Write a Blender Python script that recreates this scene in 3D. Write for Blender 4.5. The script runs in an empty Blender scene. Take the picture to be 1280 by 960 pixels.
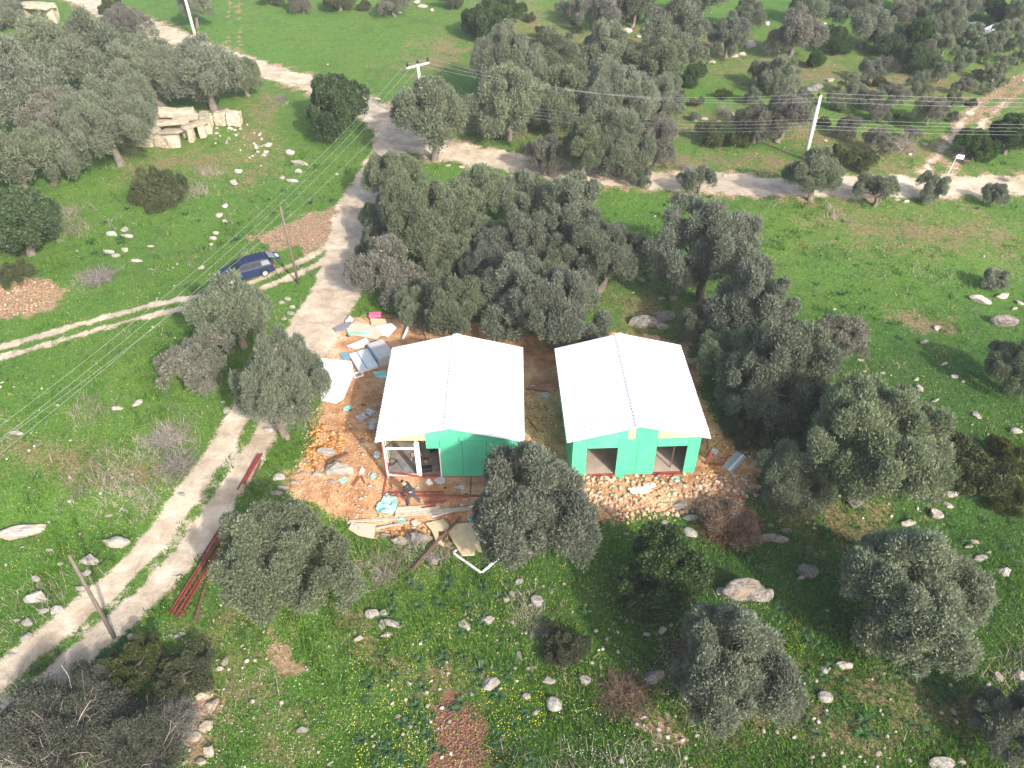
import bpy, bmesh, math, random
import numpy as np
from mathutils import Vector, Matrix

# ------------------------------------------------------------------ camera, sky, sun, exposure
SC = bpy.context.scene
COL = SC.collection
H, F_PX, PITCH = 30.0, 1000.0, math.radians(40.5)
cam_data = bpy.data.cameras.new('camera')
cam_data.sensor_width = 36.0
cam_data.lens = 36.0 * F_PX / 1280.0
cam_data.clip_end = 5000.0
cam = bpy.data.objects.new('camera', cam_data)
COL.objects.link(cam)
cam.location = (0, 0, H)
cam.rotation_euler = (math.pi / 2 - PITCH, 0, 0)
SC.camera = cam

SUN_EL = math.radians(33.0)
SHADOW_DIR = math.radians(124.5)              # compass of the shadows in the xy plane
sun_dir = Vector((-math.cos(SHADOW_DIR) * math.cos(SUN_EL), -math.sin(SHADOW_DIR) * math.cos(SUN_EL), math.sin(SUN_EL)))
world = bpy.data.worlds.new('World')
SC.world = world
world.use_nodes = True
wn = world.node_tree.nodes; wl = world.node_tree.links
sky = wn.new('ShaderNodeTexSky')
sky.sky_type = 'NISHITA'
sky.sun_disc = False
sky.sun_elevation = SUN_EL
sky.sun_rotation = math.atan2(sun_dir.x, sun_dir.y)
sky.air_density = 1.0; sky.dust_density = 4.0; sky.ozone_density = 1.0
bgn = wn['Background']
bgn.inputs['Strength'].default_value = 0.15
wl.new(sky.outputs[0], bgn.inputs['Color'])
sun_l = bpy.data.lights.new('sun', 'SUN')
sun_l.energy = 2.7
sun_l.angle = math.radians(1.6)
sun_l.color = (1.0, 0.955, 0.89)
sun_o = bpy.data.objects.new('sun', sun_l)
COL.objects.link(sun_o)
sun_o.rotation_euler = sun_dir.to_track_quat('Z', 'Y').to_euler()
sun_o.location = (20, -20, 60)
SC.view_settings.view_transform = 'Standard'
SC.view_settings.look = 'None'
SC.view_settings.exposure = 1.2
SC.view_settings.gamma = 1.0
SC.view_settings.use_curve_mapping = False
SC.cycles.max_bounces = 6
SC.cycles.diffuse_bounces = 3

RNG = np.random.default_rng(7)
random.seed(7)

# ------------------------------------------------------------------ noise and terrain
_perm = np.random.default_rng(3).random((256, 256))
def vnoise(x, y, s=1.0, off=0.0):
    x = np.asarray(x, float) * s + off + 1000.3; y = np.asarray(y, float) * s + off * 1.7 + 1000.7
    xi = np.floor(x).astype(int); yi = np.floor(y).astype(int)
    fx = x - xi; fy = y - yi
    fx = fx * fx * (3 - 2 * fx); fy = fy * fy * (3 - 2 * fy)
    g = lambda a, b: _perm[a & 255, b & 255]
    return (g(xi, yi) * (1 - fx) + g(xi + 1, yi) * fx) * (1 - fy) + (g(xi, yi + 1) * (1 - fx) + g(xi + 1, yi + 1) * fx) * fy
def sstep(a, b, v):
    t = np.clip((v - a) / (b - a), 0, 1)
    return t * t * (3 - 2 * t)
def terrain(x, y):
    x = np.asarray(x, float); y = np.asarray(y, float)
    d = np.hypot((x - 1.4) / 10.5, (y - 30.5) / 6.5)
    away = sstep(0.9, 1.8, d)
    z = away * ((vnoise(x, y, 1 / 17.0) - .5) * 0.9 + (vnoise(x, y, 1 / 5.0, 9) - .5) * 0.22 + (vnoise(x, y, 1 / 1.7, 5) - .5) * 0.05)
    z = z - 0.5 * (1 - sstep(24.6, 27.2, y))
    return z

CP, SP = math.cos(PITCH), math.sin(PITCH)
def W(px, py, h=0.0):
    """where the line of sight through a photo pixel meets the ground (or a level h above it)"""
    dx = (px - 640) / F_PX; v = (480 - py) / F_PX
    d = np.array([dx, CP + v * SP, -SP + v * CP])
    z = h
    for _ in range(6):
        t = (H - z) / -d[2]
        p = np.array([0, 0, H]) + d * t
        z = float(terrain(p[0], p[1])) + h
    return Vector((p[0], p[1], z))
def mpp(px, py):
    """metres per photo pixel at that ground point"""
    p = W(px, py)
    return (p.y * CP + (H - p.z) * SP) / F_PX

# ------------------------------------------------------------------ materials
def mat(name):
    m = bpy.data.materials.new(name); m.use_nodes = True
    n = m.node_tree.nodes; l = m.node_tree.links
    return m, n, l, n['Principled BSDF']
def noise_node(n, l, scale, detail=4, rough=0.6, vec=None, dist=0.0):
    t = n.new('ShaderNodeTexNoise'); t.inputs['Scale'].default_value = scale
    t.inputs['Detail'].default_value = detail; t.inputs['Roughness'].default_value = rough
    t.inputs['Distortion'].default_value = dist
    if vec is not None: l.new(vec, t.inputs['Vector'])
    return t.outputs['Fac']
def ramp(n, l, fac, stops):
    r = n.new('ShaderNodeValToRGB'); e = r.color_ramp.elements
    while len(e) < len(stops): e.new(0.5)
    for k, (p, c) in enumerate(stops):
        e[k].position = p; e[k].color = (c[0], c[1], c[2], 1) if not isinstance(c, (int, float)) else (c, c, c, 1)
    l.new(fac, r.inputs[0]); return r.outputs[0]
def mixc(n, l, fac, a, b, mode='MIX'):
    x = n.new('ShaderNodeMix'); x.data_type = 'RGBA'; x.blend_type = mode
    for s, v in ((x.inputs[0], fac), (x.inputs[6], a), (x.inputs[7], b)):
        if isinstance(v, (int, float)): s.default_value = v
        elif isinstance(v, tuple): s.default_value = (v[0], v[1], v[2], 1)
        else: l.new(v, s)
    return x.outputs[2]
def mth(n, l, op, a, b=0.0, c=None):
    x = n.new('ShaderNodeMath'); x.operation = op
    for s, v in zip(x.inputs, (a, b, c)):
        if v is None: continue
        if isinstance(v, (int, float)): s.default_value = v
        else: l.new(v, s)
    return x.outputs[0]
def bump(n, l, b, height, strength=0.5, dist=0.05):
    x = n.new('ShaderNodeBump'); x.inputs['Strength'].default_value = strength; x.inputs['Distance'].default_value = dist
    l.new(height, x.inputs['Height']); l.new(x.outputs[0], b.inputs['Normal'])

def simple(name, col, rough=0.7, var=0.25, scale=6.0, metal=0.0, dirt=None, coat=0.0):
    m, n, l, b = mat(name)
    tc = n.new('ShaderNodeTexCoord')
    f = noise_node(n, l, scale, 6, 0.65, tc.outputs['Object'])
    lo = tuple(c * (1 - var) for c in col); hi = tuple(min(c * (1 + var), 0.92) for c in col)
    c = ramp(n, l, f, [(0.3, lo), (0.7, hi)])
    if dirt:
        g = noise_node(n, l, scale * 0.4, 5, 0.7, tc.outputs['Object'])
        c = mixc(n, l, ramp(n, l, g, [(0.5, 0.0), (0.72, 0.75)]), c, dirt)
    l.new(c, b.inputs['Base Color'])
    b.inputs['Roughness'].default_value = rough; b.inputs['Metallic'].default_value = metal
    b.inputs['Coat Weight'].default_value = coat
    bump(n, l, b, f, 0.2, 0.01)
    return m

def leaf_mat(name, stops, transl=0.25, rough=0.6):
    """colour from a per-leaf random attribute, with a little per-tree variation"""
    m, n, l, b = mat(name)
    a = n.new('ShaderNodeAttribute'); a.attribute_name = 'tint'
    c = ramp(n, l, a.outputs['Fac'], stops)
    oi = n.new('ShaderNodeObjectInfo')
    hs = n.new('ShaderNodeHueSaturation')
    l.new(c, hs.inputs['Color'])
    l.new(mth(n, l, 'MULTIPLY_ADD', oi.outputs['Random'], 0.5, 0.75), hs.inputs['Saturation'])
    l.new(mth(n, l, 'MULTIPLY_ADD', mth(n, l, 'FRACT', mth(n, l, 'MULTIPLY', oi.outputs['Random'], 7.31)), 0.34, 0.84), hs.inputs['Value'])
    l.new(hs.outputs[0], b.inputs['Base Color'])
    b.inputs['Roughness'].default_value = rough
    b.inputs['Specular IOR Level'].default_value = 0.12
    t = n.new('ShaderNodeBsdfTranslucent'); l.new(hs.outputs[0], t.inputs['Color'])
    mx = n.new('ShaderNodeMixShader'); mx.inputs[0].default_value = transl
    l.new(b.outputs[0], mx.inputs[1]); l.new(t.outputs[0], mx.inputs[2])
    l.new(mx.outputs[0], n['Material Output'].inputs['Surface'])
    return m

def ground_mat():
    m, n, l, b = mat('ground_cover')
    geo = n.new('ShaderNodeNewGeometry'); P = geo.outputs['Position']
    att = lambda k: (lambda a: (setattr(a, 'attribute_name', k), a.outputs['Fac'])[1])(n.new('ShaderNodeAttribute'))
    big = noise_node(n, l, 0.09, 4, 0.6, P, 0.4)
    mid = noise_node(n, l, 0.7, 6, 0.7, P, 0.3)
    fine = noise_node(n, l, 5.5, 6, 0.75, P)
    grain = noise_node(n, l, 17.0, 3, 0.8, P)
    edge = mth(n, l, 'ADD', mth(n, l, 'MULTIPLY', mid, 0.5), mth(n, l, 'ADD', mth(n, l, 'MULTIPLY', fine, 0.35), mth(n, l, 'MULTIPLY', grain, 0.4)))   # about 0.62 mean
    # grass
    g = ramp(n, l, fine, [(0.25, (0.026, 0.066, 0.012)), (0.42, (0.066, 0.148, 0.023)), (0.56, (0.108, 0.215, 0.036)), (0.75, (0.17, 0.29, 0.062))])
    g2 = ramp(n, l, grain, [(0.3, (0.036, 0.090, 0.015)), (0.55, (0.085, 0.185, 0.030)), (0.75, (0.20, 0.31, 0.080))])
    g = mixc(n, l, 0.5, g, g2)
    g = mixc(n, l, ramp(n, l, big, [(0.38, 0.0), (0.62, 0.55)]), g, mixc(n, l, 0.5, g, (0.15, 0.18, 0.038)))
    g = mixc(n, l, ramp(n, l, noise_node(n, l, 0.33, 5, 0.7, P, 0.5), [(0.50, 0.0), (0.66, 0.6)]), g, mixc(n, l, 0.6, g, (0.035, 0.082, 0.022)))
    right_shade = att('right_shade')
    g = mixc(n, l, right_shade, g, mixc(n, l, 1.0, g, (0.40, 0.48, 0.60), 'MULTIPLY'))  # soft shade on the near right, multiplied into the grass colour
    # bare dry bits among the grass
    dryv = mth(n, l, 'ADD', mth(n, l, 'MULTIPLY', noise_node(n, l, 0.55, 7, 0.75, P, 0.6), 0.6), mth(n, l, 'MULTIPLY', fine, 0.4))
    dryv = mth(n, l, 'ADD', dryv, mth(n, l, 'MULTIPLY', att('dry'), 0.17))
    soilc = ramp(n, l, fine, [(0.3, (0.13, 0.065, 0.035)), (0.5, (0.25, 0.15, 0.095)), (0.7, (0.38, 0.27, 0.18))])
    g = mixc(n, l, ramp(n, l, dryv, [(0.592, 0.0), (0.69, 0.7)]), g, soilc)
    g = mixc(n, l, ramp(n, l, noise_node(n, l, 3.1, 5, 0.8, P, 0.4), [(0.60, 0.0), (0.70, 0.65)]), g, (0.30, 0.30, 0.15))
    g = mixc(n, l, ramp(n, l, noise_node(n, l, 1.9, 5, 0.75, P, 0.8), [(0.34, 0.75), (0.45, 0.0)]), g, (0.022, 0.062, 0.016))
    g = mixc(n, l, ramp(n, l, noise_node(n, l, 9.0, 2, 0.6, P), [(0.69, 0.0), (0.73, 0.8)]), g, (0.58, 0.54, 0.42))
    # red-brown tilled soil
    def gate(a, w=0.08, k=0.9):
        v = mth(n, l, 'ADD', a, mth(n, l, 'MULTIPLY', mth(n, l, 'SUBTRACT', edge, 0.62), k))
        return ramp(n, l, v, [(0.5 - w, 0.0), (0.5 + w, 1.0)])
    redc = ramp(n, l, grain, [(0.3, (0.10, 0.042, 0.024)), (0.5, (0.20, 0.092, 0.055)), (0.68, (0.33, 0.19, 0.125)), (0.74, (0.62, 0.50, 0.38))])
    c = mixc(n, l, gate(att('soil'), 0.08, 2.4), g, redc)
    brn = ramp(n, l, fine, [(0.36, (0.19, 0.105, 0.062)), (0.5, (0.32, 0.195, 0.12)), (0.62, (0.46, 0.33, 0.22))])
    brn = mixc(n, l, ramp(n, l, mid, [(0.50, 0.0), (0.60, 0.75)]), brn, mixc(n, l, 0.5, brn, (0.12, 0.17, 0.045)))
    brn = mixc(n, l, ramp(n, l, grain, [(0.57, 0.0), (0.66, 0.35)]), brn, (0.60, 0.52, 0.40))
    c = mixc(n, l, gate(att('brown'), 0.10, 2.6), c, brn)
    clay = ramp(n, l, mid, [(0.36, (0.31, 0.135, 0.065)), (0.5, (0.50, 0.265, 0.13)), (0.64, (0.68, 0.45, 0.265))])
    clay = mixc(n, l, ramp(n, l, grain, [(0.36, 0.6), (0.5, 0.0)]), clay, (0.30, 0.135, 0.065))
    clay = mixc(n, l, ramp(n, l, grain, [(0.56, 0.0), (0.66, 0.7)]), clay, (0.74, 0.55, 0.36))
    c = mixc(n, l, gate(att('clay'), 0.07, 2.2), c, clay)
    rd = ramp(n, l, mid, [(0.36, (0.38, 0.30, 0.21)), (0.52, (0.555, 0.455, 0.33)), (0.64, (0.69, 0.59, 0.45))])
    rd = mixc(n, l, ramp(n, l, grain, [(0.33, 0.55), (0.48, 0.0)]), rd, (0.27, 0.24, 0.20))
    rd = mixc(n, l, ramp(n, l, noise_node(n, l, 0.25, 4, 0.6, P, 1.0), [(0.45, 0.0), (0.7, 0.55)]), rd, (0.40, 0.345, 0.285))
    c = mixc(n, l, gate(att('road'), 0.09, 2.3), c, rd)
    l.new(c, b.inputs['Base Color'])
    b.inputs['Roughness'].default_value = 0.95; b.inputs['Specular IOR Level'].default_value = 0.1
    hgt = mth(n, l, 'ADD', mth(n, l, 'MULTIPLY', fine, 1.0), mth(n, l, 'MULTIPLY', grain, 0.5))
    bump(n, l, b, hgt, 0.75, 0.12)
    return m

def rock_mat(name, a, c, lichen, ls=0.62):
    m, n, l, b = mat(name)
    tc = n.new('ShaderNodeTexCoord'); oi = n.new('ShaderNodeObjectInfo')
    v = n.new('ShaderNodeVectorMath'); v.operation = 'ADD'
    l.new(tc.outputs['Object'], v.inputs[0])
    cm = n.new('ShaderNodeCombineXYZ'); l.new(mth(n, l, 'MULTIPLY', oi.outputs['Random'], 50), cm.inputs[0]); l.new(cm.outputs[0], v.inputs[1])
    f = noise_node(n, l, 1.6, 7, 0.7, v.outputs[0]); f2 = noise_node(n, l, 5.0, 6, 0.75, v.outputs[0])
    col = ramp(n, l, f, [(0.3, a), (0.6, c)])
    col = mixc(n, l, ramp(n, l, f2, [(ls - 0.08, 0.0), (ls + 0.04, 0.8)]), col, lichen)
    col = mixc(n, l, ramp(n, l, noise_node(n, l, 0.9, 3, 0.5, v.outputs[0]), [(0.55, 0.0), (0.7, 0.45)]), col, (0.48, 0.36, 0.24))
    hs = n.new('ShaderNodeHueSaturation'); l.new(col, hs.inputs['Color'])
    l.new(mth(n, l, 'MULTIPLY_ADD', oi.outputs['Random'], 0.35, 0.8), hs.inputs['Value'])
    l.new(hs.outputs[0], b.inputs['Base Color'])
    b.inputs['Roughness'].default_value = 0.92; b.inputs['Specular IOR Level'].default_value = 0.2
    bump(n, l, b, f2, 1.0, 0.12)
    return m

M = {}
M['ground'] = ground_mat()
M['olive'] = leaf_mat('olive_leaves', [(0.0, (0.095, 0.120, 0.076)), (0.3, (0.155, 0.188, 0.122)), (0.62, (0.222, 0.255, 0.166)), (0.85, (0.275, 0.31, 0.21)), (1.0, (0.25, 0.21, 0.17))], 0.42)
M['carob'] = leaf_mat('dark_leaves', [(0.0, (0.016, 0.036, 0.011)), (0.5, (0.042, 0.080, 0.023)), (1.0, (0.13, 0.17, 0.065))], 0.15, 0.45)
M['shrub'] = leaf_mat('shrub_leaves', [(0.0, (0.032, 0.050, 0.016)), (0.5, (0.075, 0.095, 0.034)), (1.0, (0.155, 0.155, 0.065))], 0.2)
M['grey'] = leaf_mat('greyish_leaves', [(0.0, (0.085, 0.092, 0.068)), (0.5, (0.165, 0.168, 0.128)), (0.85, (0.26, 0.25, 0.205)), (1.0, (0.28, 0.21, 0.19))])
M['shrubgrey'] = leaf_mat('grey_shrub_leaves', [(0.0, (0.035, 0.045, 0.026)), (0.5, (0.085, 0.10, 0.065)), (1.0, (0.19, 0.19, 0.14))], 0.2)
M['twig'] = leaf_mat('dry_twigs', [(0.0, (0.12, 0.10, 0.085)), (0.5, (0.24, 0.21, 0.185)), (1.0, (0.44, 0.40, 0.36))], 0.0, 0.9)
M['deadtwig'] = leaf_mat('dead_twigs', [(0.0, (0.07, 0.045, 0.032)), (0.5, (0.17, 0.11, 0.075)), (1.0, (0.33, 0.235, 0.155))], 0.0, 0.9)
M['grass'] = leaf_mat('grass_blades', [(0.0, (0.030, 0.078, 0.013)), (0.4, (0.080, 0.172, 0.026)), (0.8, (0.15, 0.27, 0.044)), (0.93, (0.18, 0.235, 0.07)), (1.0, (0.36, 0.32, 0.21))], 0.3, 0.7)
M['weed'] = leaf_mat('weed_leaves', [(0.0, (0.020, 0.060, 0.018)), (0.6, (0.045, 0.115, 0.035)), (1.0, (0.10, 0.19, 0.06))], 0.2, 0.5)
M['strawgrass'] = leaf_mat('straw_blades', [(0.0, (0.16, 0.14, 0.09)), (0.5, (0.31, 0.27, 0.20)), (1.0, (0.47, 0.42, 0.33))], 0.2, 0.8)
M['yellow'] = simple('yellow_petals', (0.75, 0.62, 0.03), 0.6, 0.15)
M['whitefl'] = simple('white_petals', (0.78, 0.76, 0.66), 0.6, 0.1)
M['bark'] = simple('olive_bark', (0.15, 0.125, 0.10), 0.95, 0.45, 9)
M['rock'] = rock_mat('limestone', (0.30, 0.27, 0.235), (0.52, 0.475, 0.42), (0.16, 0.145, 0.13))
M['rockg'] = rock_mat('grey_limestone', (0.17, 0.15, 0.135), (0.36, 0.325, 0.295), (0.085, 0.078, 0.07), 0.54)
M['ruin'] = rock_mat('ruin_stone', (0.31, 0.25, 0.175), (0.60, 0.52, 0.39), (0.19, 0.165, 0.135), 0.58)
M['rubble'] = rock_mat('orange_rubble', (0.46, 0.28, 0.16), (0.74, 0.54, 0.36), (0.36, 0.19, 0.10), 0.62)
M['rubstuff'] = leaf_mat('rubble_stones', [(0.0, (0.22, 0.095, 0.04)), (0.4, (0.40, 0.215, 0.095)), (0.75, (0.54, 0.34, 0.175)), (1.0, (0.66, 0.52, 0.34))], 0.0, 0.9)
M['palestones'] = leaf_mat('pale_stones', [(0.0, (0.22, 0.19, 0.15)), (0.6, (0.42, 0.38, 0.32)), (1.0, (0.60, 0.55, 0.47))], 0.0, 0.9)
M['white'] = simple('white_coated_steel', (0.63, 0.635, 0.64), 0.5, 0.05, 0.9)
M['whitesheet'] = simple('white_membrane', (0.86, 0.86, 0.86), 0.6, 0.05, 3)
M['whitepaint'] = simple('white_frame_paint', (0.80, 0.80, 0.78), 0.45, 0.04, 4)
M['green'] = simple('green_board', (0.075, 0.46, 0.265), 0.75, 0.14, 1.5, dirt=(0.11, 0.42, 0.26))
M['greens'] = simple('green_board_pale', (0.085, 0.48, 0.285), 0.75, 0.14, 1.5, dirt=(0.15, 0.50, 0.34))
M['tan'] = simple('tan_board', (0.60, 0.45, 0.27), 0.8, 0.12, 3)
M['beige'] = simple('beige_board', (0.56, 0.45, 0.27), 0.8, 0.14, 3, dirt=(0.50, 0.38, 0.22))
M['beigeg'] = simple('grey_beige_board', (0.50, 0.43, 0.325), 0.8, 0.10, 3)
M['red'] = simple('red_oxide_steel', (0.27, 0.062, 0.040), 0.6, 0.25, 5, dirt=(0.20, 0.09, 0.06))
M['redbar'] = simple('red_primer_steel', (0.22, 0.030, 0.032), 0.55, 0.25, 3, dirt=(0.24, 0.10, 0.08))
M['rust'] = simple('rusty_steel', (0.13, 0.065, 0.042), 0.8, 0.3, 6)
M['floor'] = simple('cement_board_floor', (0.36, 0.30, 0.235), 0.85, 0.12, 1.2, dirt=(0.22, 0.18, 0.14))
M['greyfloor'] = simple('dusty_grey_floor', (0.22, 0.19, 0.16), 0.9, 0.3, 3, dirt=(0.12, 0.105, 0.09))
M['inner'] = simple('grey_inner_board', (0.24, 0.215, 0.185), 0.85, 0.12, 1.5)
M['greyboard'] = simple('grey_panel', (0.43, 0.425, 0.415), 0.6, 0.10, 2)
M['greywood'] = simple('weathered_plank', (0.42, 0.36, 0.29), 0.9, 0.25, 5)
M['pole'] = simple('pole_timber', (0.13, 0.105, 0.088), 0.9, 0.25, 4)
M['concrete'] = simple('pole_concrete', (0.60, 0.58, 0.54), 0.85, 0.12, 3)
M['ceramic'] = simple('brown_ceramic', (0.05, 0.028, 0.022), 0.25, 0.2, 3)
M['wire'] = simple('aluminium_wire', (0.34, 0.36, 0.35), 0.4, 0.05, 3, 0.2)
M['bluepaint'] = simple('car_blue', (0.008, 0.019, 0.065), 0.5, 0.1, 3, 0.1, coat=0.1)
M['glass'] = simple('car_glass', (0.012, 0.014, 0.016), 0.7, 0.1, 2)
M['paleglass'] = simple('dusty_glass', (0.16, 0.19, 0.17), 0.7, 0.1, 3)
M['black'] = simple('black_plastic', (0.018, 0.018, 0.02), 0.6, 0.3, 5)
M['tyre'] = simple('tyre_rubber', (0.025, 0.025, 0.025), 0.9, 0.3, 9)
M['rim'] = simple('alloy_rim', (0.55, 0.54, 0.52), 0.4, 0.1, 6, 0.4)
M['lamp'] = simple('red_lens', (0.45, 0.03, 0.02), 0.3, 0.2, 6)
M['turq'] = simple('turquoise_foil', (0.22, 0.48, 0.40), 0.6, 0.2, 5, dirt=(0.62, 0.74, 0.66))
M['pink'] = simple('pink_plastic', (0.62, 0.12, 0.25), 0.55, 0.15, 5)
M['blueside'] = simple('blue_panel_edge', (0.16, 0.27, 0.34), 0.6, 0.15, 4)
M['bluegrey'] = simple('blue_grey_sheet', (0.16, 0.165, 0.20), 0.6, 0.2, 4)
M['ribbed'] = simple('pale_blue_panel', (0.56, 0.62, 0.63), 0.5, 0.08, 3)
M['skin'] = simple('skin', (0.42, 0.26, 0.18), 0.6, 0.1, 9)
M['jacket'] = simple('dark_jacket', (0.028, 0.028, 0.036), 0.9, 0.3, 9)
M['jeans'] = simple('grey_jeans', (0.055, 0.060, 0.085), 0.9, 0.3, 9)
M['hair'] = simple('dark_hair', (0.012, 0.010, 0.009), 0.8, 0.3, 20)
M['straw'] = simple('sign_white', (0.72, 0.72, 0.68), 0.6, 0.1, 8)

# ------------------------------------------------------------------ object helpers
def tag(o, label=None, cat=None, group=None, kind=None):
    if label: o['label'] = label
    if cat: o['category'] = cat
    if group: o['group'] = group
    if kind: o['kind'] = kind
    return o
def thing(name, label, cat, loc=(0, 0, 0), rz=0.0, group=None, scale=1.0):
    o = bpy.data.objects.new(name, None); COL.objects.link(o)
    o.empty_display_size = 0.2
    o.location = loc; o.rotation_euler = (0, 0, rz)
    o.scale = (scale,) * 3 if isinstance(scale, (int, float)) else scale
    return tag(o, label, cat, group)
def link(name, me, m=None, parent=None, loc=None, rot=None, scale=None):
    o = bpy.data.objects.new(name, me); COL.objects.link(o)
    if m is not None and len(me.materials) == 0: me.materials.append(m)
    if parent: o.parent = parent
    if loc is not None: o.location = loc
    if rot is not None: o.rotation_euler = rot
    if scale is not None: o.scale = scale
    return o
def np_mesh(name, verts, faces, tint=None, smooth=False):
    """verts (n,3), faces (m,k) arrays; tint per face"""
    verts = np.asarray(verts, np.float32); faces = np.asarray(faces, np.int32)
    me = bpy.data.meshes.new(name)
    k = faces.shape[1]
    me.vertices.add(len(verts)); me.vertices.foreach_set('co', verts.ravel())
    me.loops.add(faces.size); me.loops.foreach_set('vertex_index', faces.ravel())
    me.polygons.add(len(faces))
    me.polygons.foreach_set('loop_start', np.arange(0, faces.size, k, dtype=np.int32))
    me.update(calc_edges=True); me.validate()
    if tint is not None:
        a = me.attributes.new('tint', 'FLOAT', 'FACE'); a.data.foreach_set('value', np.asarray(tint, np.float32))
    if smooth: me.shade_smooth()
    return me
def copy_tree(o, parent=None):
    c = o.copy(); COL.objects.link(c); c.parent = parent
    for ch in list(o.children): copy_tree(ch, c)
    return c

class MB:
    """collects solids for ONE mesh"""
    def __init__(s): s.v = []; s.f = []
    def add(s, vs, fs):
        b = len(s.v); s.v += [tuple(v) for v in vs]; s.f += [tuple(i + b for i in f) for f in fs]; return s
    def box(s, x0, x1, y0, y1, z0, z1, mx=None):
        vs = [Vector(p) for p in ((x0, y0, z0), (x1, y0, z0), (x1, y1, z0), (x0, y1, z0), (x0, y0, z1), (x1, y0, z1), (x1, y1, z1), (x0, y1, z1))]
        if mx is not None: vs = [mx @ v for v in vs]
        return s.add(vs, [(0, 3, 2, 1), (4, 5, 6, 7), (0, 1, 5, 4), (1, 2, 6, 5), (2, 3, 7, 6), (3, 0, 4, 7)])
    def tube(s, pts, r, n=6, cap=True):
        pts = [Vector(p) for p in pts]; rs = r if isinstance(r, (list, tuple)) else [r] * len(pts)
        rings = []
        for i, p in enumerate(pts):
            d = (pts[min(i + 1, len(pts) - 1)] - pts[max(i - 1, 0)]).normalized()
            a = d.cross(Vector((0, 0, 1)) if abs(d.z) < 0.95 else Vector((1, 0, 0))).normalized(); b2 = d.cross(a)
            rings.append([p + (a * math.cos(t) + b2 * math.sin(t)) * rs[i] for t in [2 * math.pi * k / n for k in range(n)]])
        base = len(s.v); s.v += [tuple(v) for rg in rings for v in rg]
        for i in range(len(pts) - 1):
            for k in range(n):
                a0 = base + i * n + k; a1 = base + i * n + (k + 1) % n
                s.f.append((a0, a1, a1 + n, a0 + n))
        if cap:
            s.f.append(tuple(base + k for k in range(n))[::-1]); s.f.append(tuple(base + (len(pts) - 1) * n + k for k in range(n)))
        return s
    def bar(s, a, b, w, h=None):
        """rectangular bar from a to b"""
        a = Vector(a); b = Vector(b); d = b - a; L = d.length; h = h or w
        q = d.to_track_quat('X', 'Z').to_matrix().to_4x4(); q.translation = a
        return s.box(0, L, -w / 2, w / 2, -h / 2, h / 2, q)
    def prism(s, poly, z0, z1, mx=None):
        n = len(poly); vs = [Vector((x, y, z0)) for x, y in poly] + [Vector((x, y, z1)) for x, y in poly]
        if mx is not None: vs = [mx @ v for v in vs]
        return s.add(vs, [tuple(range(n))[::-1], tuple(range(n, 2 * n))] + [(i, (i + 1) % n, (i + 1) % n + n, i + n) for i in range(n)])
    def build(s, name, m, parent=None, bev=0.0, smooth=False, loc=None, rot=None):
        me = bpy.data.meshes.new(name); me.from_pydata(s.v, [], s.f); me.update()
        bm = bmesh.new(); bm.from_mesh(me); bmesh.ops.recalc_face_normals(bm, faces=bm.faces)
        if bev > 0:
            bmesh.ops.bevel(bm, geom=[e for e in bm.edges if e.calc_face_angle(0) > 0.5], offset=bev, segments=1, affect='EDGES', clamp_overlap=True)
        bm.to_mesh(me); bm.free()
        if smooth: me.shade_smooth()
        return link(name, me, m, parent, loc, rot)

# ------------------------------------------------------------------ ground masks
def poly_xy(pts): return np.array([[*W(a, b)][:2] for a, b in pts])
def dist_line(x, y, pts):
    d = np.full(x.shape, 1e9)
    for a, b in zip(pts[:-1], pts[1:]):
        ab = b - a; L = (ab ** 2).sum() + 1e-9
        t = np.clip(((x - a[0]) * ab[0] + (y - a[1]) * ab[1]) / L, 0, 1)
        d = np.minimum(d, np.hypot(x - a[0] - t * ab[0], y - a[1] - t * ab[1]))
    return d
def sd_poly(x, y, pts):
    """signed distance, positive inside"""
    d = dist_line(x, y, np.vstack([pts, pts[:1]])); ins = np.zeros(x.shape, bool)
    n = len(pts)
    for i in range(n):
        (x0, y0), (x1, y1) = pts[i], pts[(i + 1) % n]
        c = (y0 > y) != (y1 > y)
        ins ^= c & (x < (x1 - x0) * (y - y0) / (y1 - y0 + 1e-12) + x0)
    return np.where(ins, d, -d)
def smooth_line(pts, n=6):
    out = []
    P = [np.array(p, float) for p in pts]; P = [2 * P[0] - P[1]] + P + [2 * P[-1] - P[-2]]
    for i in range(1, len(P) - 2):
        for k in range(n):
            t = k / n
            out.append(0.5 * ((2 * P[i]) + (-P[i - 1] + P[i + 1]) * t + (2 * P[i - 1] - 5 * P[i] + 4 * P[i + 1] - P[i + 2]) * t * t + (-P[i - 1] + 3 * P[i] - 3 * P[i + 1] + P[i + 2]) * t ** 3))
    out.append(P[-2]); return np.array(out)
def offset_line(p, off):
    d = np.gradient(p, axis=0); d /= np.linalg.norm(d, axis=1)[:, None] + 1e-9
    return p + np.stack([-d[:, 1], d[:, 0]], 1) * off

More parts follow.
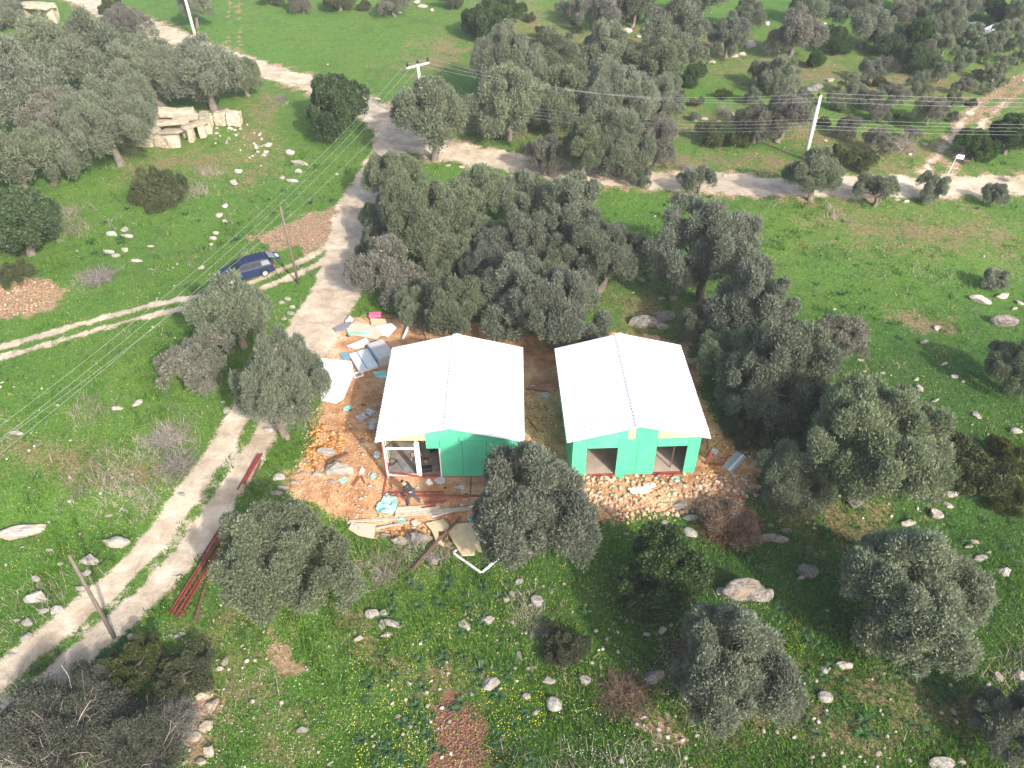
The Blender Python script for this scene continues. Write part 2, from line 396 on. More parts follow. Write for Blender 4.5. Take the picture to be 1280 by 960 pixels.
MAIN = smooth_line(poly_xy([(60, -30), (115, 4), (180, 32), (255, 62), (330, 88), (385, 104), (440, 126), (478, 148), (510, 172), (560, 188), (610, 198), (660, 207), (720, 214), (780, 221), (850, 227), (950, 231), (1050, 234), (1150, 233), (1290, 232), (1420, 229)]))
SPUR = smooth_line(poly_xy([(478, 150), (489, 168), (488, 190), (472, 215), (455, 242), (445, 270), (438, 295)]))
TRK = smooth_line(poly_xy([(440, 290), (432, 330), (418, 368), (392, 412), (358, 462), (330, 510), (302, 552), (277, 592), (240, 648), (178, 722), (108, 784), (35, 846), (-40, 905), (-110, 960)]))
SIDE = smooth_line(poly_xy([(432, 300), (400, 322), (370, 336), (338, 350), (300, 364), (240, 378), (150, 398), (60, 424), (-20, 446), (-80, 466)]))
RTRK = smooth_line(poly_xy([(1160, 226), (1183, 200), (1200, 175), (1220, 148), (1250, 122), (1290, 98), (1340, 75)]))
LTRK = smooth_line(poly_xy([(293, -20), (293, 10), (293, 40), (292, 72)]))
PAD = poly_xy([(372, 432), (392, 455), (404, 500), (398, 540), (384, 572), (352, 604), (378, 628), (432, 650), (470, 668), (560, 672), (640, 664), (720, 655), (760, 648), (830, 636), (915, 628), (948, 612), (945, 585), (925, 558), (898, 535), (882, 500), (858, 430), (800, 418), (700, 416), (600, 404), (540, 402), (480, 396), (440, 398), (405, 400)])
FAN = poly_xy([(390, 395), (418, 345), (425, 300), (452, 300), (455, 345), (440, 375), (430, 402), (408, 440), (372, 470), (352, 470), (362, 435)])
BRN = poly_xy([(318, 297), (345, 282), (395, 268), (440, 255), (432, 300), (405, 318), (360, 308), (335, 312)])
SOILP = [poly_xy(p) for p in ([(548, 905), (568, 876), (592, 880), (598, 905), (606, 958), (596, 990), (546, 990), (544, 940)],
                              )]
BRNP = [poly_xy(p) for p in ([(-20, 345), (30, 345), (70, 350), (84, 365), (60, 388), (10, 400), (-30, 398)],
                             [(325, 782), (335, 782), (372, 835), (362, 840)],
                             [(800, 905), (830, 900), (850, 925), (815, 940)], [(232, 880), (270, 860), (275, 900), (240, 960), (225, 960)],
                             [(188, 742), (210, 712), (228, 728), (215, 748)])]
DRYL = [(poly_xy([(1065, 275), (1110, 290), (1180, 285), (1240, 300)]), 4.0), (poly_xy([(1120, 392), (1180, 412)]), 1.2), (poly_xy([(270, 780), (300, 860), (350, 950)]), 1.6),
        (poly_xy([(430, 765), (480, 830), (560, 850)]), 1.2), (poly_xy([(560, 60), (540, 80)]), 5.0), (poly_xy([(850, 205), (760, 200)]), 3.0), (poly_xy([(860, 200), (1160, 216)]), 2.5),
        (poly_xy([(880, 900), (960, 880), (1080, 930)]), 1.6), (poly_xy([(1060, 860), (1200, 900)]), 1.5), (poly_xy([(190, 205), (320, 200)]), 3.0), (poly_xy([(600, 150), (860, 160)]), 5.0),
        (poly_xy([(760, 45), (900, 60)]), 6.0), (poly_xy([(960, 90), (1240, 110)]), 7.0), (poly_xy([(900, 150), (1150, 190)]), 4.0), (poly_xy([(330, 120), (310, 230)]), 2.0), (poly_xy([(0, 560), (200, 600)]), 1.5), (poly_xy([(640, 10), (700, 60)]), 6.0), (poly_xy([(960, 600), (1060, 650)]), 2.5), (poly_xy([(800, 380), (880, 420)]), 3.0)]
def soft(sd, w): return np.clip(0.5 + sd / (2 * w), 0, 1)
def masks(x, y):
    x = np.asarray(x, float); y = np.asarray(y, float)
    m = {}
    road = soft(1.75 - dist_line(x, y, MAIN), 0.9)
    sp = soft(1.55 - dist_line(x, y, SPUR), 0.8)
    m['main'] = road
    tr = np.maximum(soft(0.70 - dist_line(x, y, offset_line(TRK, 0.95)), 0.42), soft(0.70 - dist_line(x, y, offset_line(TRK, -0.95)), 0.42))
    tr = np.maximum(tr, soft(0.35 - dist_line(x, y, TRK), 0.6) * 0.62)
    full = soft(1.4 - dist_line(x, y, TRK), 0.8) * sstep(34.0, 38.0, y)
    tr = np.maximum(tr, full); tr = np.maximum(tr, np.maximum(sp, soft(sd_poly(x, y, FAN), 0.9)))
    m['track'] = tr
    sd = dist_line(x, y, offset_line(SIDE, 0.62)); sd2 = dist_line(x, y, offset_line(SIDE, -0.62))
    side = soft(0.30 - np.minimum(sd, sd2), 0.38) * 0.95
    m['side'] = side
    r1 = dist_line(x, y, offset_line(RTRK, 0.85)); r2 = dist_line(x, y, offset_line(RTRK, -0.85))
    rt = soft(0.30 - np.minimum(r1, r2), 0.45)
    l1 = np.minimum(dist_line(x, y, offset_line(LTRK, 0.6)), dist_line(x, y, offset_line(LTRK, -0.6)))
    lt = soft(0.16 - l1, 0.35) * 0.95
    m['rtrack'] = rt; m['ltrack'] = lt
    m['road'] = np.maximum.reduce([road, tr, side, rt * (1 - sstep(70, 88, y)) * 0.9])
    m['clay'] = soft(sd_poly(x, y, PAD), 0.9)
    soil = np.zeros(x.shape)
    for p in SOILP: soil = np.maximum(soil, soft(sd_poly(x, y, p), 0.8))
    m['soil'] = np.maximum(soil, rt * sstep(60, 80, y) * 0.85)
    br = soft(sd_poly(x, y, BRN), 1.2)
    for p in BRNP: br = np.maximum(br, soft(sd_poly(x, y, p), 0.8))
    edge = np.maximum(soft(2.6 - dist_line(x, y, MAIN), 1.1) * 0.62, 0)
    m['brown'] = np.maximum.reduce([br, edge, lt * 0.8, soft(0.6 - np.minimum(r1, r2), 0.6) * 0.85])
    dry = np.zeros(x.shape)
    for p, r in DRYL: dry = np.maximum(dry, 1 - np.clip(dist_line(x, y, p) / (2 * r), 0, 1))
    m['dry'] = dry
    rag_ = (vnoise(x, y, 1.3, 41) - .5) * 0.9 + (vnoise(x, y, 3.1, 43) - .5) * 0.5
    for k_, a_ in (('soil', 1.1), ('brown', 0.9), ('clay', 0.45), ('road', 0.38)):
        v_ = m[k_]; m[k_] = np.clip(v_ + rag_ * a_ * (1 - np.abs(2 * np.clip(v_, 0, 1) - 1) ** 2), 0, 1)
    m['right_shade'] = np.clip(sstep(-4, 14, x + (30 - y) * 0.45) * (1 - sstep(34, 48, y)), 0, 1) * 0.85  # where shade is painted into the grass: near right, fading with distance
    return m
ATTRS = ('road', 'clay', 'soil', 'brown', 'dry', 'right_shade')
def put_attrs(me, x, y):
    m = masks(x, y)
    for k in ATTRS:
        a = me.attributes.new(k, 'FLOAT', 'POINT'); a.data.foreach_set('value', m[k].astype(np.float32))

def axis(lo, hi, fine_lo, fine_hi, step, mids, far):
    a = list(np.arange(fine_lo, fine_hi + 1e-6, step))
    s = step
    x = fine_hi
    while x < far:
        s = min(s * 1.04, 0.7) if x < hi else s * 1.25
        x += s; a.append(x)
    x = fine_lo; s = step
    while x > -far:
        s = min(s * 1.04, 0.7) if x > lo else s * 1.25
        x -= s; a.insert(0, x)
    return np.array(a)
gx = axis(-75, 75, -24, 24, 0.25, None, 2500.0)
gy = axis(5, 125, 12, 46, 0.25, None, 2500.0)
X, Y = np.meshgrid(gx, gy)
Z = terrain(X, Y)
nx, ny = len(gx), len(gy)
idx = np.arange(nx * ny).reshape(ny, nx)
faces = np.stack([idx[:-1, :-1], idx[:-1, 1:], idx[1:, 1:], idx[1:, :-1]], -1).reshape(-1, 4)
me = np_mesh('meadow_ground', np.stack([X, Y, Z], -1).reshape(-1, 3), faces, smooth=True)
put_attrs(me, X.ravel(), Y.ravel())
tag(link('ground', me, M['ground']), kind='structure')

def drape(name, key, box, res, thr=0.42, lift=0.02, test=None):
    """a sheet laid on the ground wherever the mask is on"""
    xs = np.arange(box[0], box[1], res); ys = np.arange(box[2], box[3], res)
    cx, cy = np.meshgrid(xs[:-1] + res / 2, ys[:-1] + res / 2)
    v = masks(cx, cy)[key]
    on = v + (vnoise(cx, cy, 1.6, 3) - 0.5) * 0.3 > thr
    if test is not None: on &= test(cx, cy)
    vx, vy = np.meshgrid(xs, ys); jx = (vnoise(vx, vy, 3.1, 11) - .5) * res * 0.8; jy = (vnoise(vx, vy, 3.3, 17) - .5) * res * 0.8
    vx = vx + jx; vy = vy + jy
    vi = np.arange(vx.size).reshape(vx.shape)
    f = np.stack([vi[:-1, :-1], vi[:-1, 1:], vi[1:, 1:], vi[1:, :-1]], -1)[on]
    used, inv = np.unique(f, return_inverse=True)
    x = vx.ravel()[used]; y = vy.ravel()[used]
    me = np_mesh(name, np.stack([x, y, terrain(x, y) + lift], 1), inv.reshape(-1, 4), smooth=True)
    put_attrs(me, x, y)
    return tag(link(name, me, M['ground']), kind='structure')
drape('gravel_road', 'main', (-75, 85, 62, 125), 0.4, lift=0.030)
drape('dirt_track', 'track', (-28, -4, 10, 86), 0.22, lift=0.022)
drape('grass_lane', 'side', (-50, -13, 38, 60), 0.25, thr=0.55, lift=0.026)
drape('farm_track', 'rtrack', (40, 90, 66, 110), 0.4, thr=0.55, lift=0.034)
drape('meadow_track', 'ltrack', (-55, -30, 85, 125), 0.3, thr=0.5, lift=0.024)
drape('building_plot', 'clay', (-14, 14, 20, 38), 0.25, lift=0.014)

# ------------------------------------------------------------------ vegetation meshes
def rand_unit(n, rng):
    v = rng.normal(size=(n, 3)); return v / np.linalg.norm(v, axis=1)[:, None]
def leaf_tris(c, nrm, length, width, rng, up=0.5):
    """one narrow triangle per leaf"""
    n = len(c)
    d = rand_unit(n, rng) * 0.9 + np.array([0, 0, up]) + nrm * 0.9
    d /= np.linalg.norm(d, axis=1)[:, None]
    s = np.cross(d, rand_unit(n, rng) + nrm * 0.6); s /= np.linalg.norm(s, axis=1)[:, None] + 1e-9
    L = (length * rng.uniform(0.7, 1.3, n))[:, None]; Wd = (width * rng.uniform(0.7, 1.3, n))[:, None]
    v = np.stack([c - d * L * 0.5 - s * Wd, c - d * L * 0.5 + s * Wd, c + d * L * 0.6], 1)
    return v.reshape(-1, 3), np.arange(3 * n).reshape(-1, 3)
def crown_mesh(name, seed, nleaf, puffs=60, size=(0.045, 0.011), flat=0.8, pr=(0.17, 0.30), lobes=4, up=0.6, base=-0.35, rag=0.12):
    rng = np.random.default_rng(seed)
    # a few big lobes, many puffs on their outsides
    lc = []; wide = 1.0 if lobes < 4 else 1.18
    for k in range(lobes):
        a = 2 * math.pi * (k + rng.uniform(-.3, .3)) / lobes; r = rng.uniform(0.30, 0.50) * wide
        lc.append((r * math.cos(a), r * math.sin(a), rng.uniform(-0.28, 0.22), rng.uniform(0.30, 0.54)))
    lc.append((0, 0, 0.2, 0.5)); lc = np.array(lc)
    pc = []; prr = []
    while len(pc) < puffs:
        L = lc[rng.integers(len(lc))]; u = rand_unit(1, rng)[0]
        if u[2] < -0.8: continue
        p = L[:3] + u * L[3] * rng.uniform(0.62, 0.98) * np.array([1, 1, flat])
        if p[2] < base: continue
        pc.append(p); prr.append(rng.uniform(*pr))
    pc = np.array(pc); prr = np.array(prr)
    w = prr ** 2; pi = rng.choice(len(pc), nleaf, p=w / w.sum())
    u = rand_unit(nleaf, rng); u[:, 2] = np.where(rng.random(nleaf) < 0.65, np.abs(u[:, 2]), u[:, 2])
    rr = prr[pi] * rng.uniform(0.66, 1.03, nleaf) * (1 + rag * rng.normal(size=nleaf))
    c = pc[pi] + u * rr[:, None] * np.array([0.92, 0.92, 1.2])
    # thin out what is buried deep in other puffs
    deep = np.zeros(nleaf, bool)
    for k in range(len(pc)):
        d = np.linalg.norm(c - pc[k], axis=1); deep |= (d < prr[k] * 0.42)
    keep = ~deep | (rng.random(nleaf) < 0.15)
    c = c[keep]; u = u[keep]; pi = pi[keep]
    v, f = leaf_tris(c, u, size[0], size[1], rng, up)
    pt = rng.uniform(-0.13, 0.13, len(pc))
    tint = np.clip(rng.beta(4, 4, len(c)) + pt[pi], 0, 1)
    tint = np.where(rng.random(len(c)) < 0.03, 1.0, tint * 0.93)
    return np_mesh(name, v, f, tint), pc
def trunk_mesh(name, seed, pc, zc, lean=0.15, r0=0.09, nl=6):
    """trunk from z=-zc (ground) up to the puffs; crown centre at 0"""
    rng = np.random.default_rng(seed); mb = MB()
    fork = Vector((rng.uniform(-lean, lean), rng.uniform(-lean, lean), -zc * 0.45))
    root = Vector((rng.uniform(-lean, lean) * 0.5, rng.uniform(-lean, lean) * 0.5, -zc - 0.08))
    mid = (root + fork) / 2 + Vector((rng.uniform(-.04, .04), rng.uniform(-.04, .04), 0))
    mb.tube([root, root + Vector((0, 0, 0.09)), mid, fork], [r0 * 1.6, r0 * 1.05, r0 * 0.85, r0 * 0.8], 8)
    sel = rng.choice(len(pc), nl, replace=False)
    for k in sel:
        t = Vector(pc[k]) * 0.92; m2 = fork.lerp(t, 0.5) + Vector((rng.uniform(-.06, .06), rng.uniform(-.06, .06), rng.uniform(-.02, .08)))
        mb.tube([fork - Vector((0, 0, 0.03)), m2, t], [r0 * 0.5, r0 * 0.3, r0 * 0.1], 5)
        for _ in range(2):
            j = rng.integers(len(pc)); q = Vector(pc[j])
            if (q - m2).length < 0.6: mb.tube([m2, m2.lerp(q, .5) + Vector((0, 0, .02)), q], [r0 * 0.22, r0 * .13, r0 * .05], 4)
    me = bpy.data.meshes.new(name); me.from_pydata(mb.v, [], mb.f); me.update(); me.shade_smooth()
    return me
def twig_mesh(name, seed, n, r=1.0, hgt=0.7, rad=0.012, curl=0.35, seg=4, tuft=0.0):
    """a bush of bare curved twigs, as thin three-sided rods"""
    rng = np.random.default_rng(seed)
    a = rng.uniform(0, 2 * math.pi, n); el = np.arccos(rng.uniform(0.05, 1.0, n))
    start = rng.normal(size=(n, 3)) * np.array([0.18, 0.18, 0.0]) * r
    second = rng.random(n) < 0.7
    d = np.stack([np.sin(el) * np.cos(a), np.sin(el) * np.sin(a), np.cos(el) * hgt], 1)
    start = np.where(second[:, None], start + d * rng.uniform(0.25, 0.8, n)[:, None] * r, start)
    dd = np.where(second[:, None], d * 0.5 + rand_unit(n, rng) * 0.5 + np.array([0, 0, .15]), d)
    ln = np.where(second, rng.uniform(0.12, 0.4, n), rng.uniform(0.7, 1.05, n)) * r
    pts = [start]; cur = dd.copy()
    for _ in range(seg):
        cur = cur + rand_unit(n, rng) * curl; cur /= np.linalg.norm(cur, axis=1)[:, None]
        pts.append(pts[-1] + cur * (ln / seg)[:, None])
    P = np.stack(pts, 1)                                    # n, seg+1, 3
    side = np.cross(dd, rand_unit(n, rng)); side /= np.linalg.norm(side, axis=1)[:, None] + 1e-9
    s2 = np.cross(dd, side); s2 /= np.linalg.norm(s2, axis=1)[:, None] + 1e-9
    rd = rad * r * np.where(second, 0.55, 1.2)[:, None] * np.linspace(1, 0.35, seg + 1)[None]
    vs = []
    for k in range(3):
        t = 2 * math.pi * k / 3
        vs.append(P + (side * math.cos(t) + s2 * math.sin(t))[:, None, :] * rd[:, :, None])
    V = np.stack(vs, 2)                                     # n, seg+1, 3, 3
    V[..., 2] = np.maximum(V[..., 2], -0.05)
    ids = np.arange(n * (seg + 1) * 3).reshape(n, seg + 1, 3)
    fs = []
    for k in range(3):
        k2 = (k + 1) % 3
        fs.append(np.stack([ids[:, :-1, k], ids[:, :-1, k2], ids[:, 1:, k2], ids[:, 1:, k]], -1).reshape(-1, 4))
    f = np.concatenate(fs); t1 = np.repeat(rng.beta(2, 2, n), seg)
    return np_mesh(name, V.reshape(-1, 3), f, np.tile(t1, 3))

def put_mat(me, m): me.materials.clear(); me.materials.append(m); return me
CR = {}     # kind -> list of (crown mesh, trunk mesh, zc)
def kind_set(kind, n, seed, nleaf, m, zc, **kw):
    tr = kw.pop('trunk', {})
    out = []
    for k in range(n):
        cm, pc = crown_mesh(kind + '_crown', seed + k, nleaf, lobes=kw.get('lobes', 4) + (k % 2), **{a: b for a, b in kw.items() if a != 'lobes'})
        out.append((put_mat(cm, m), put_mat(trunk_mesh(kind + '_trunk', seed + k, pc, zc, **tr), M['bark']), zc))
    CR[kind] = out
kind_set('big', 4, 10, 135000, M['olive'], 0.80, puffs=120, size=(0.035, 0.0088), pr=(0.10, 0.20), base=-0.75, flat=0.95, lobes=5, rag=0.13)
kind_set('olive', 5, 20, 66000, M['olive'], 0.82, puffs=90, size=(0.045, 0.012), pr=(0.12, 0.22), base=-0.75, flat=0.95, lobes=4, rag=0.12)
kind_set('grey', 3, 40, 38000, M['grey'], 0.75, base=-0.6, puffs=75, size=(0.044, 0.011), pr=(0.12, 0.22), rag=0.10)
kind_set('small', 3, 50, 14000, M['olive'], 0.62, base=-0.6, puffs=34, size=(0.075, 0.018), pr=(0.16, 0.27), rag=0.08)
kind_set('carob', 3, 60, 90000, M['carob'], 0.6, puffs=110, size=(0.042, 0.015), pr=(0.13, 0.22), up=0.1, base=-0.6, rag=0.05, lobes=3)
kind_set('shrub', 3, 70, 30000, M['shrub'], 0.42, puffs=75, size=(0.046, 0.014), flat=0.55, pr=(0.11, 0.20), base=-0.4, rag=0.06)
kind_set('tall', 2, 80, 50000, M['olive'], 1.1, puffs=64, size=(0.050, 0.012), flat=1.15, pr=(0.17, 0.27), base=-0.6)
def foot_of(px, py, r, zc):
    g = W(px, py, zc * r * 0.9)
    return Vector((g.x, g.y, float(terrain(g.x, g.y))))
_made = {}
def tree(px, py, w, kind, label, group=None, cat=None, name=None, sq=1.0):
    """px,py: crown centre in the photograph; w: crown width in its pixels"""
    vs = CR[kind]; rv = random.Random(SEEDS.get((px, py), int(px * 131 + py * 17))); i = rv.randrange(len(vs))
    r = w * 0.5 * mpp(px, py) / (0.78 if kind == 'small' else 0.90)
    zc = vs[i][2]
    g = foot_of(px, py, r, zc)
    nm = name or {'carob': 'carob_tree', 'shrub': 'evergreen_shrub'}.get(kind, 'olive_tree')
    t = thing(nm, label, cat or ('shrub' if kind == 'shrub' else 'tree'), g, rv.uniform(0, 6.28), group, (r * rv.uniform(.94, 1.06), r * rv.uniform(.9, 1.06), r * sq * (rv.uniform(1.0, 1.15) if kind in ('big', 'olive') else 1)))
    src = _made.get((kind, i))
    if src is None:
        c = link('crown', vs[i][0], None, t, (0, 0, zc)); k = link('trunk', vs[i][1], None, t, (0, 0, zc)); _made[(kind, i)] = (c, k)
    else:
        for s in src:
            c = s.copy(); COL.objects.link(c); c.parent = t
    TREES.append((g.x, g.y, r)); return t
SEEDS = {(657, 636): 916 * 131 + 842 * 17, (1128, 752): 1140 * 131 + 752 * 17, (906, 834): 916 * 131 + 842 * 17, (350, 710): 355 * 131 + 705 * 17, (887, 326): 885 * 131 + 314 * 17}
TREES = []
ORD = ['first', 'second', 'third', 'fourth', 'fifth', 'sixth', 'seventh', 'eighth', 'ninth', 'tenth', 'eleventh', 'twelfth']
def row(items, place, noun, group, fn):
    """items left to right; the label names its place in the row"""
    items = sorted(items, key=lambda q: q[0]); n = len(items)
    for i, it in enumerate(items):
        nn = '' if place.startswith('of ') else ' ' + noun(it)
        o = f'rightmost{nn}' if i == n - 1 else f'leftmost{nn}' if i == 0 else f'{ORD[i]}{nn} from left'
        fn(it, f'{o} {place}', group)
def tnoun(it):
    k = it[3]
    return {'big': 'greygreen tree', 'olive': 'greygreen tree', 'grey': 'brownish tree', 'small': 'small tree', 'carob': 'dark tree', 'shrub': 'dark shrub', 'tall': 'tall tree'}[k].replace('greygreen', 'olive')
def trow(items, place, group):
    row(items, place, tnoun, group, lambda it, lb, g: tree(*it[:4], lb, g))

# trees near the viewer and around the building plot
for a in [
    (350, 710, 146, 'big', 'big round olive tree right of the track, beside the red steel bars'),
    (657, 636, 176, 'big', 'big olive tree in front of the two houses, hiding the gap between them'),
    (832, 722, 128, 'carob', 'dark green bushy tree below the rubble in front of the right house'),
    (906, 834, 176, 'big', 'grey olive tree below the large grey boulder, lower right of the dark green tree'),
    (1128, 752, 190, 'big', 'largest olive tree at the lower right, standing alone on shaded grass'),
    (1272, 905, 105, 'olive', 'olive tree cut off by the lower right corner of the photo'),
    (1092, 572, 180, 'big', 'wide olive tree with a leaning grey trunk right of the building plot'),
    (992, 598, 100, 'olive', 'olive tree at the right edge of the orange building plot, below the wide olive'),
    (962, 478, 130, 'olive', 'dense olive tree just behind and right of the right house'),
    (887, 326, 128, 'big', 'large round olive tree on the green slope behind the right house'),
    (940, 398, 122, 'olive', 'olive tree between the large round one and the slope of rocks, behind the right house'),
    (1042, 425, 78, 'grey', 'thin open olive tree at the edge of the bright green field'),
    (1268, 465, 72, 'olive', 'olive tree cut off by the right edge of the photo, below the pale boulders'),
    (1262, 625, 60, 'shrub', 'dark low shrub at the right edge, right of the big dark thicket'),
    (1200, 590, 110, 'shrub', 'big dark evergreen thicket right of the wide olive tree'),
    (1262, 575, 60, 'shrub', 'brownish green shrub at the right edge above the dark thicket'),
    (292, 396, 104, 'olive', 'light grey-green olive tree hiding the front of the blue car'),
    (246, 458, 90, 'grey', 'brownish grey bushy olive tree below the one beside the car'),
    (425, 138, 92, 'carob', 'dark green round tree at the bend of the gravel road'),
    (540, 150, 88, 'tall', 'olive tree with a bare trunk at the road junction, in front of the white pole'),
    (612, 26, 62, 'carob', 'dark green conical tree at the top of the upper meadow'),
    (683, 45, 34, 'shrub', 'small dark green bush right of the conical tree'),
    (197, 236, 82, 'shrub', 'low rounded thorny green bush in the left meadow below the stone ruin'),
    (1240, 352, 32, 'small', 'tiny olive tree beside the pale boulders in the right field'),
    (703, 812, 62, 'shrub', 'low grey-green shrub beside a boulder in the lower middle of the meadow'),
]: tree(*a)
tree(354, 514, 106, 'big', 'tall grey-green olive tree between the dirt track and the left house', sq=1.5)
CL = 'olive trees of the grove behind the houses'
trow([(490, 234, 74, 'olive'), (600, 252, 82, 'olive'), (655, 258, 70, 'olive'), (706, 274, 86, 'olive')], 'in the back row of the grove behind the houses', CL)
trow([(480, 278, 68, 'olive'), (538, 288, 112, 'big'), (645, 318, 86, 'olive'), (696, 330, 78, 'olive'), (754, 326, 100, 'big')], 'in the middle row of the grove behind the houses', CL)
trow([(487, 340, 92, 'grey'), (570, 392, 88, 'olive'), (524, 388, 60, 'olive'), (640, 380, 96, 'olive'), (700, 392, 120, 'big'), (606, 345, 70, 'olive')], 'in the front grove row close behind the white roofs', CL)
GU = 'olive trees of the grove above the gravel road'
trow([(632, 88, 90, 'big'), (695, 82, 80, 'olive'), (760, 78, 76, 'olive'), (822, 88, 76, 'olive')], 'in the upper row of the grove above the gravel road', GU)
trow([(632, 135, 92, 'olive'), (700, 125, 84, 'olive'), (768, 130, 92, 'big'), (826, 128, 60, 'olive')], 'in the middle row of the grove above the gravel road', GU)
trow([(684, 194, 66, 'grey'), (728, 192, 74, 'olive'), (775, 186, 80, 'olive'), (820, 180, 66, 'grey')], 'in the lowest grove row, above the gravel road', GU)
trow([(802, 221, 30, 'small'), (875, 228, 42, 'small'), (1017, 222, 70, 'olive'), (1098, 241, 48, 'small'), (1165, 238, 38, 'small'), (1242, 245, 32, 'small')], 'of the six small trees along the lower road edge', 'small trees along the road')
LG = 'olive trees around the stone ruin on the left'
trow([(58, 82, 92, 'olive'), (124, 86, 96, 'olive'), (192, 90, 98, 'big'), (254, 98, 90, 'olive'), (304, 98, 52, 'olive')], 'in the line of olives behind the stone ruin', LG)
trow([(22, 118, 110, 'olive'), (78, 152, 95, 'grey'), (140, 165, 104, 'big')], 'in the row left of the stone ruin', LG)
trow([(12, 202, 100, 'olive'), (58, 196, 84, 'olive')], 'of the two olives at the left edge below the ruin grove', LG)
trow([(25, 285, 108, 'carob'), (18, 340, 50, 'shrub')], 'at the left edge above the brown gravel patch', 'bushes at the left edge')
trow([(4, 14, 50, 'olive'), (160, 28, 50, 'grey'), (140, 8, 34, 'shrub'), (242, 14, 46, 'olive'), (20, -8, 60, 'olive')], 'along the top left edge of the photo', 'trees at the top left edge')
US = 'olive trees on the upper right hillside'
trow([(747, 10, 64, 'grey'), (792, 8, 58, 'olive'), (880, 3, 60, 'olive'), (937, 22, 44, 'olive'), (1010, 6, 52, 'olive'), (1060, 0, 46, 'olive'), (1100, -6, 52, 'carob'), (1150, -4, 50, 'olive')], 'of the trees touching the top edge, right of the meadow', US)
trow([(1135, 20, 50, 'grey'), (1185, 27, 58, 'olive'), (1212, 6, 40, 'olive'), (1245, 14, 40, 'carob'), (1276, 22, 42, 'olive'), (1085, 30, 66, 'olive')], 'of the trees in the top right corner', US)
trow([(750, 50, 50, 'grey'), (845, 50, 82, 'olive'), (910, 50, 50, 'olive'), (992, 45, 70, 'grey'), (1046, 54, 42, 'carob')], 'in the hillside row above the upper grove', US)
trow([(1110, 58, 40, 'carob'), (1146, 45, 44, 'carob'), (1146, 76, 50, 'carob'), (1210, 48, 30, 'small'), (1241, 55, 32, 'small'), (1262, 40, 32, 'small'), (1275, 72, 24, 'small')], 'in the clump around the long pale pipe', US)
trow([(866, 96, 34, 'carob'), (952, 95, 32, 'small'), (978, 96, 50, 'olive'), (1020, 76, 28, 'carob'), (1086, 92, 32, 'small'), (1110, 82, 26, 'grey')], 'in the second hillside row from the top', US)
trow([(1063, 108, 30, 'small'), (1047, 128, 26, 'small'), (1085, 126, 30, 'small'), (1120, 120, 36, 'grey'), (1147, 106, 32, 'small'), (1176, 92, 26, 'small')], 'in the bushes between white pole and farm track', US)
trow([(1202, 76, 28, 'small'), (1205, 108, 28, 'grey'), (1191, 126, 20, 'small'), (1242, 92, 26, 'small'), (1257, 79, 20, 'small')], 'of the scattered small trees left of the farm track bend', US)
trow([(945, 155, 60, 'grey'), (978, 148, 74, 'grey'), (1060, 160, 34, 'grey'), (1098, 140, 34, 'grey'), (1165, 138, 48, 'grey')], 'in the band either side of the white pole', US)
trow([(892, 170, 46, 'shrub'), (920, 176, 34, 'shrub'), (1040, 196, 44, 'shrub'), (1072, 200, 46, 'shrub'), (1100, 178, 40, 'grey')], 'in the dark bushes just above the gravel road', 'bushes above the gravel road')
trow([(1222, 185, 52, 'carob'), (1262, 172, 64, 'carob')], 'of the two dark trees right of the farm track', US)

def brow(items, place, group):
    row(items, place, lambda i: 'bush', group, lambda it, lb, g: tree(it[0], it[1], it[2], it[3], lb, g, 'bush', 'hillside_bush'))
brow([(848, 118, 18, 'shrub'), (872, 128, 20, 'shrub'), (940, 122, 22, 'small'), (1003, 120, 26, 'grey'), (1030, 152, 20, 'shrub'), (905, 118, 22, 'shrub'), (868, 146, 14, 'grey')], 'of the low bushes around the foot of the second hillside row', 'low bushes on the hillside')
brow([(1128, 152, 24, 'shrub'), (1142, 168, 22, 'grey'), (1192, 146, 16, 'grey'), (1215, 128, 18, 'shrub'), (1230, 112, 18, 'small'), (1100, 104, 22, 'shrub'), (1250, 102, 16, 'small')], 'of the low bushes along the farm track bend', 'low bushes along the farm track')
brow([(1162, 62, 26, 'grey'), (1180, 58, 30, 'small'), (1228, 70, 22, 'small'), (1270, 54, 24, 'small'), (1256, 60, 16, 'shrub'), (1222, 30 + 62, 16, 'grey')], 'of the low bushes just below the long pale pipe', 'low bushes below the pipe')
brow([(725, 34, 26, 'shrub'), (662, 22, 20, 'shrub'), (706, 60, 24, 'grey'), (822, 20, 30, 'grey'), (790, 22, 24, 'shrub'), (862, 70, 26, 'shrub'), (710, 12, 26, 'grey')], 'of the low bushes around the clearing above the grove', 'low bushes around the clearing')
brow([(422, 3, 44, 'shrub'), (456, 8, 20, 'shrub'), (376, 2, 34, 'grey'), (492, 4, 40, 'grey'), (340, -2, 34, 'shrub'), (566, 2, 34, 'shrub')], 'of the low bushes along the top of the upper meadow', 'low bushes at the meadow top')

trow([(880, 412, 62, 'olive'), (912, 458, 84, 'olive'), (992, 446, 84, 'olive'), (1014, 516, 96, 'olive'), (930, 535, 62, 'shrub'), (1062, 500, 60, 'grey')], 'in the dense belt right of the right house', 'trees of the belt right of the houses')
trow([(556, 322, 66, 'olive'), (604, 296, 66, 'olive'), (470, 308, 50, 'olive')], 'filling the heart of the grove behind the houses', CL)

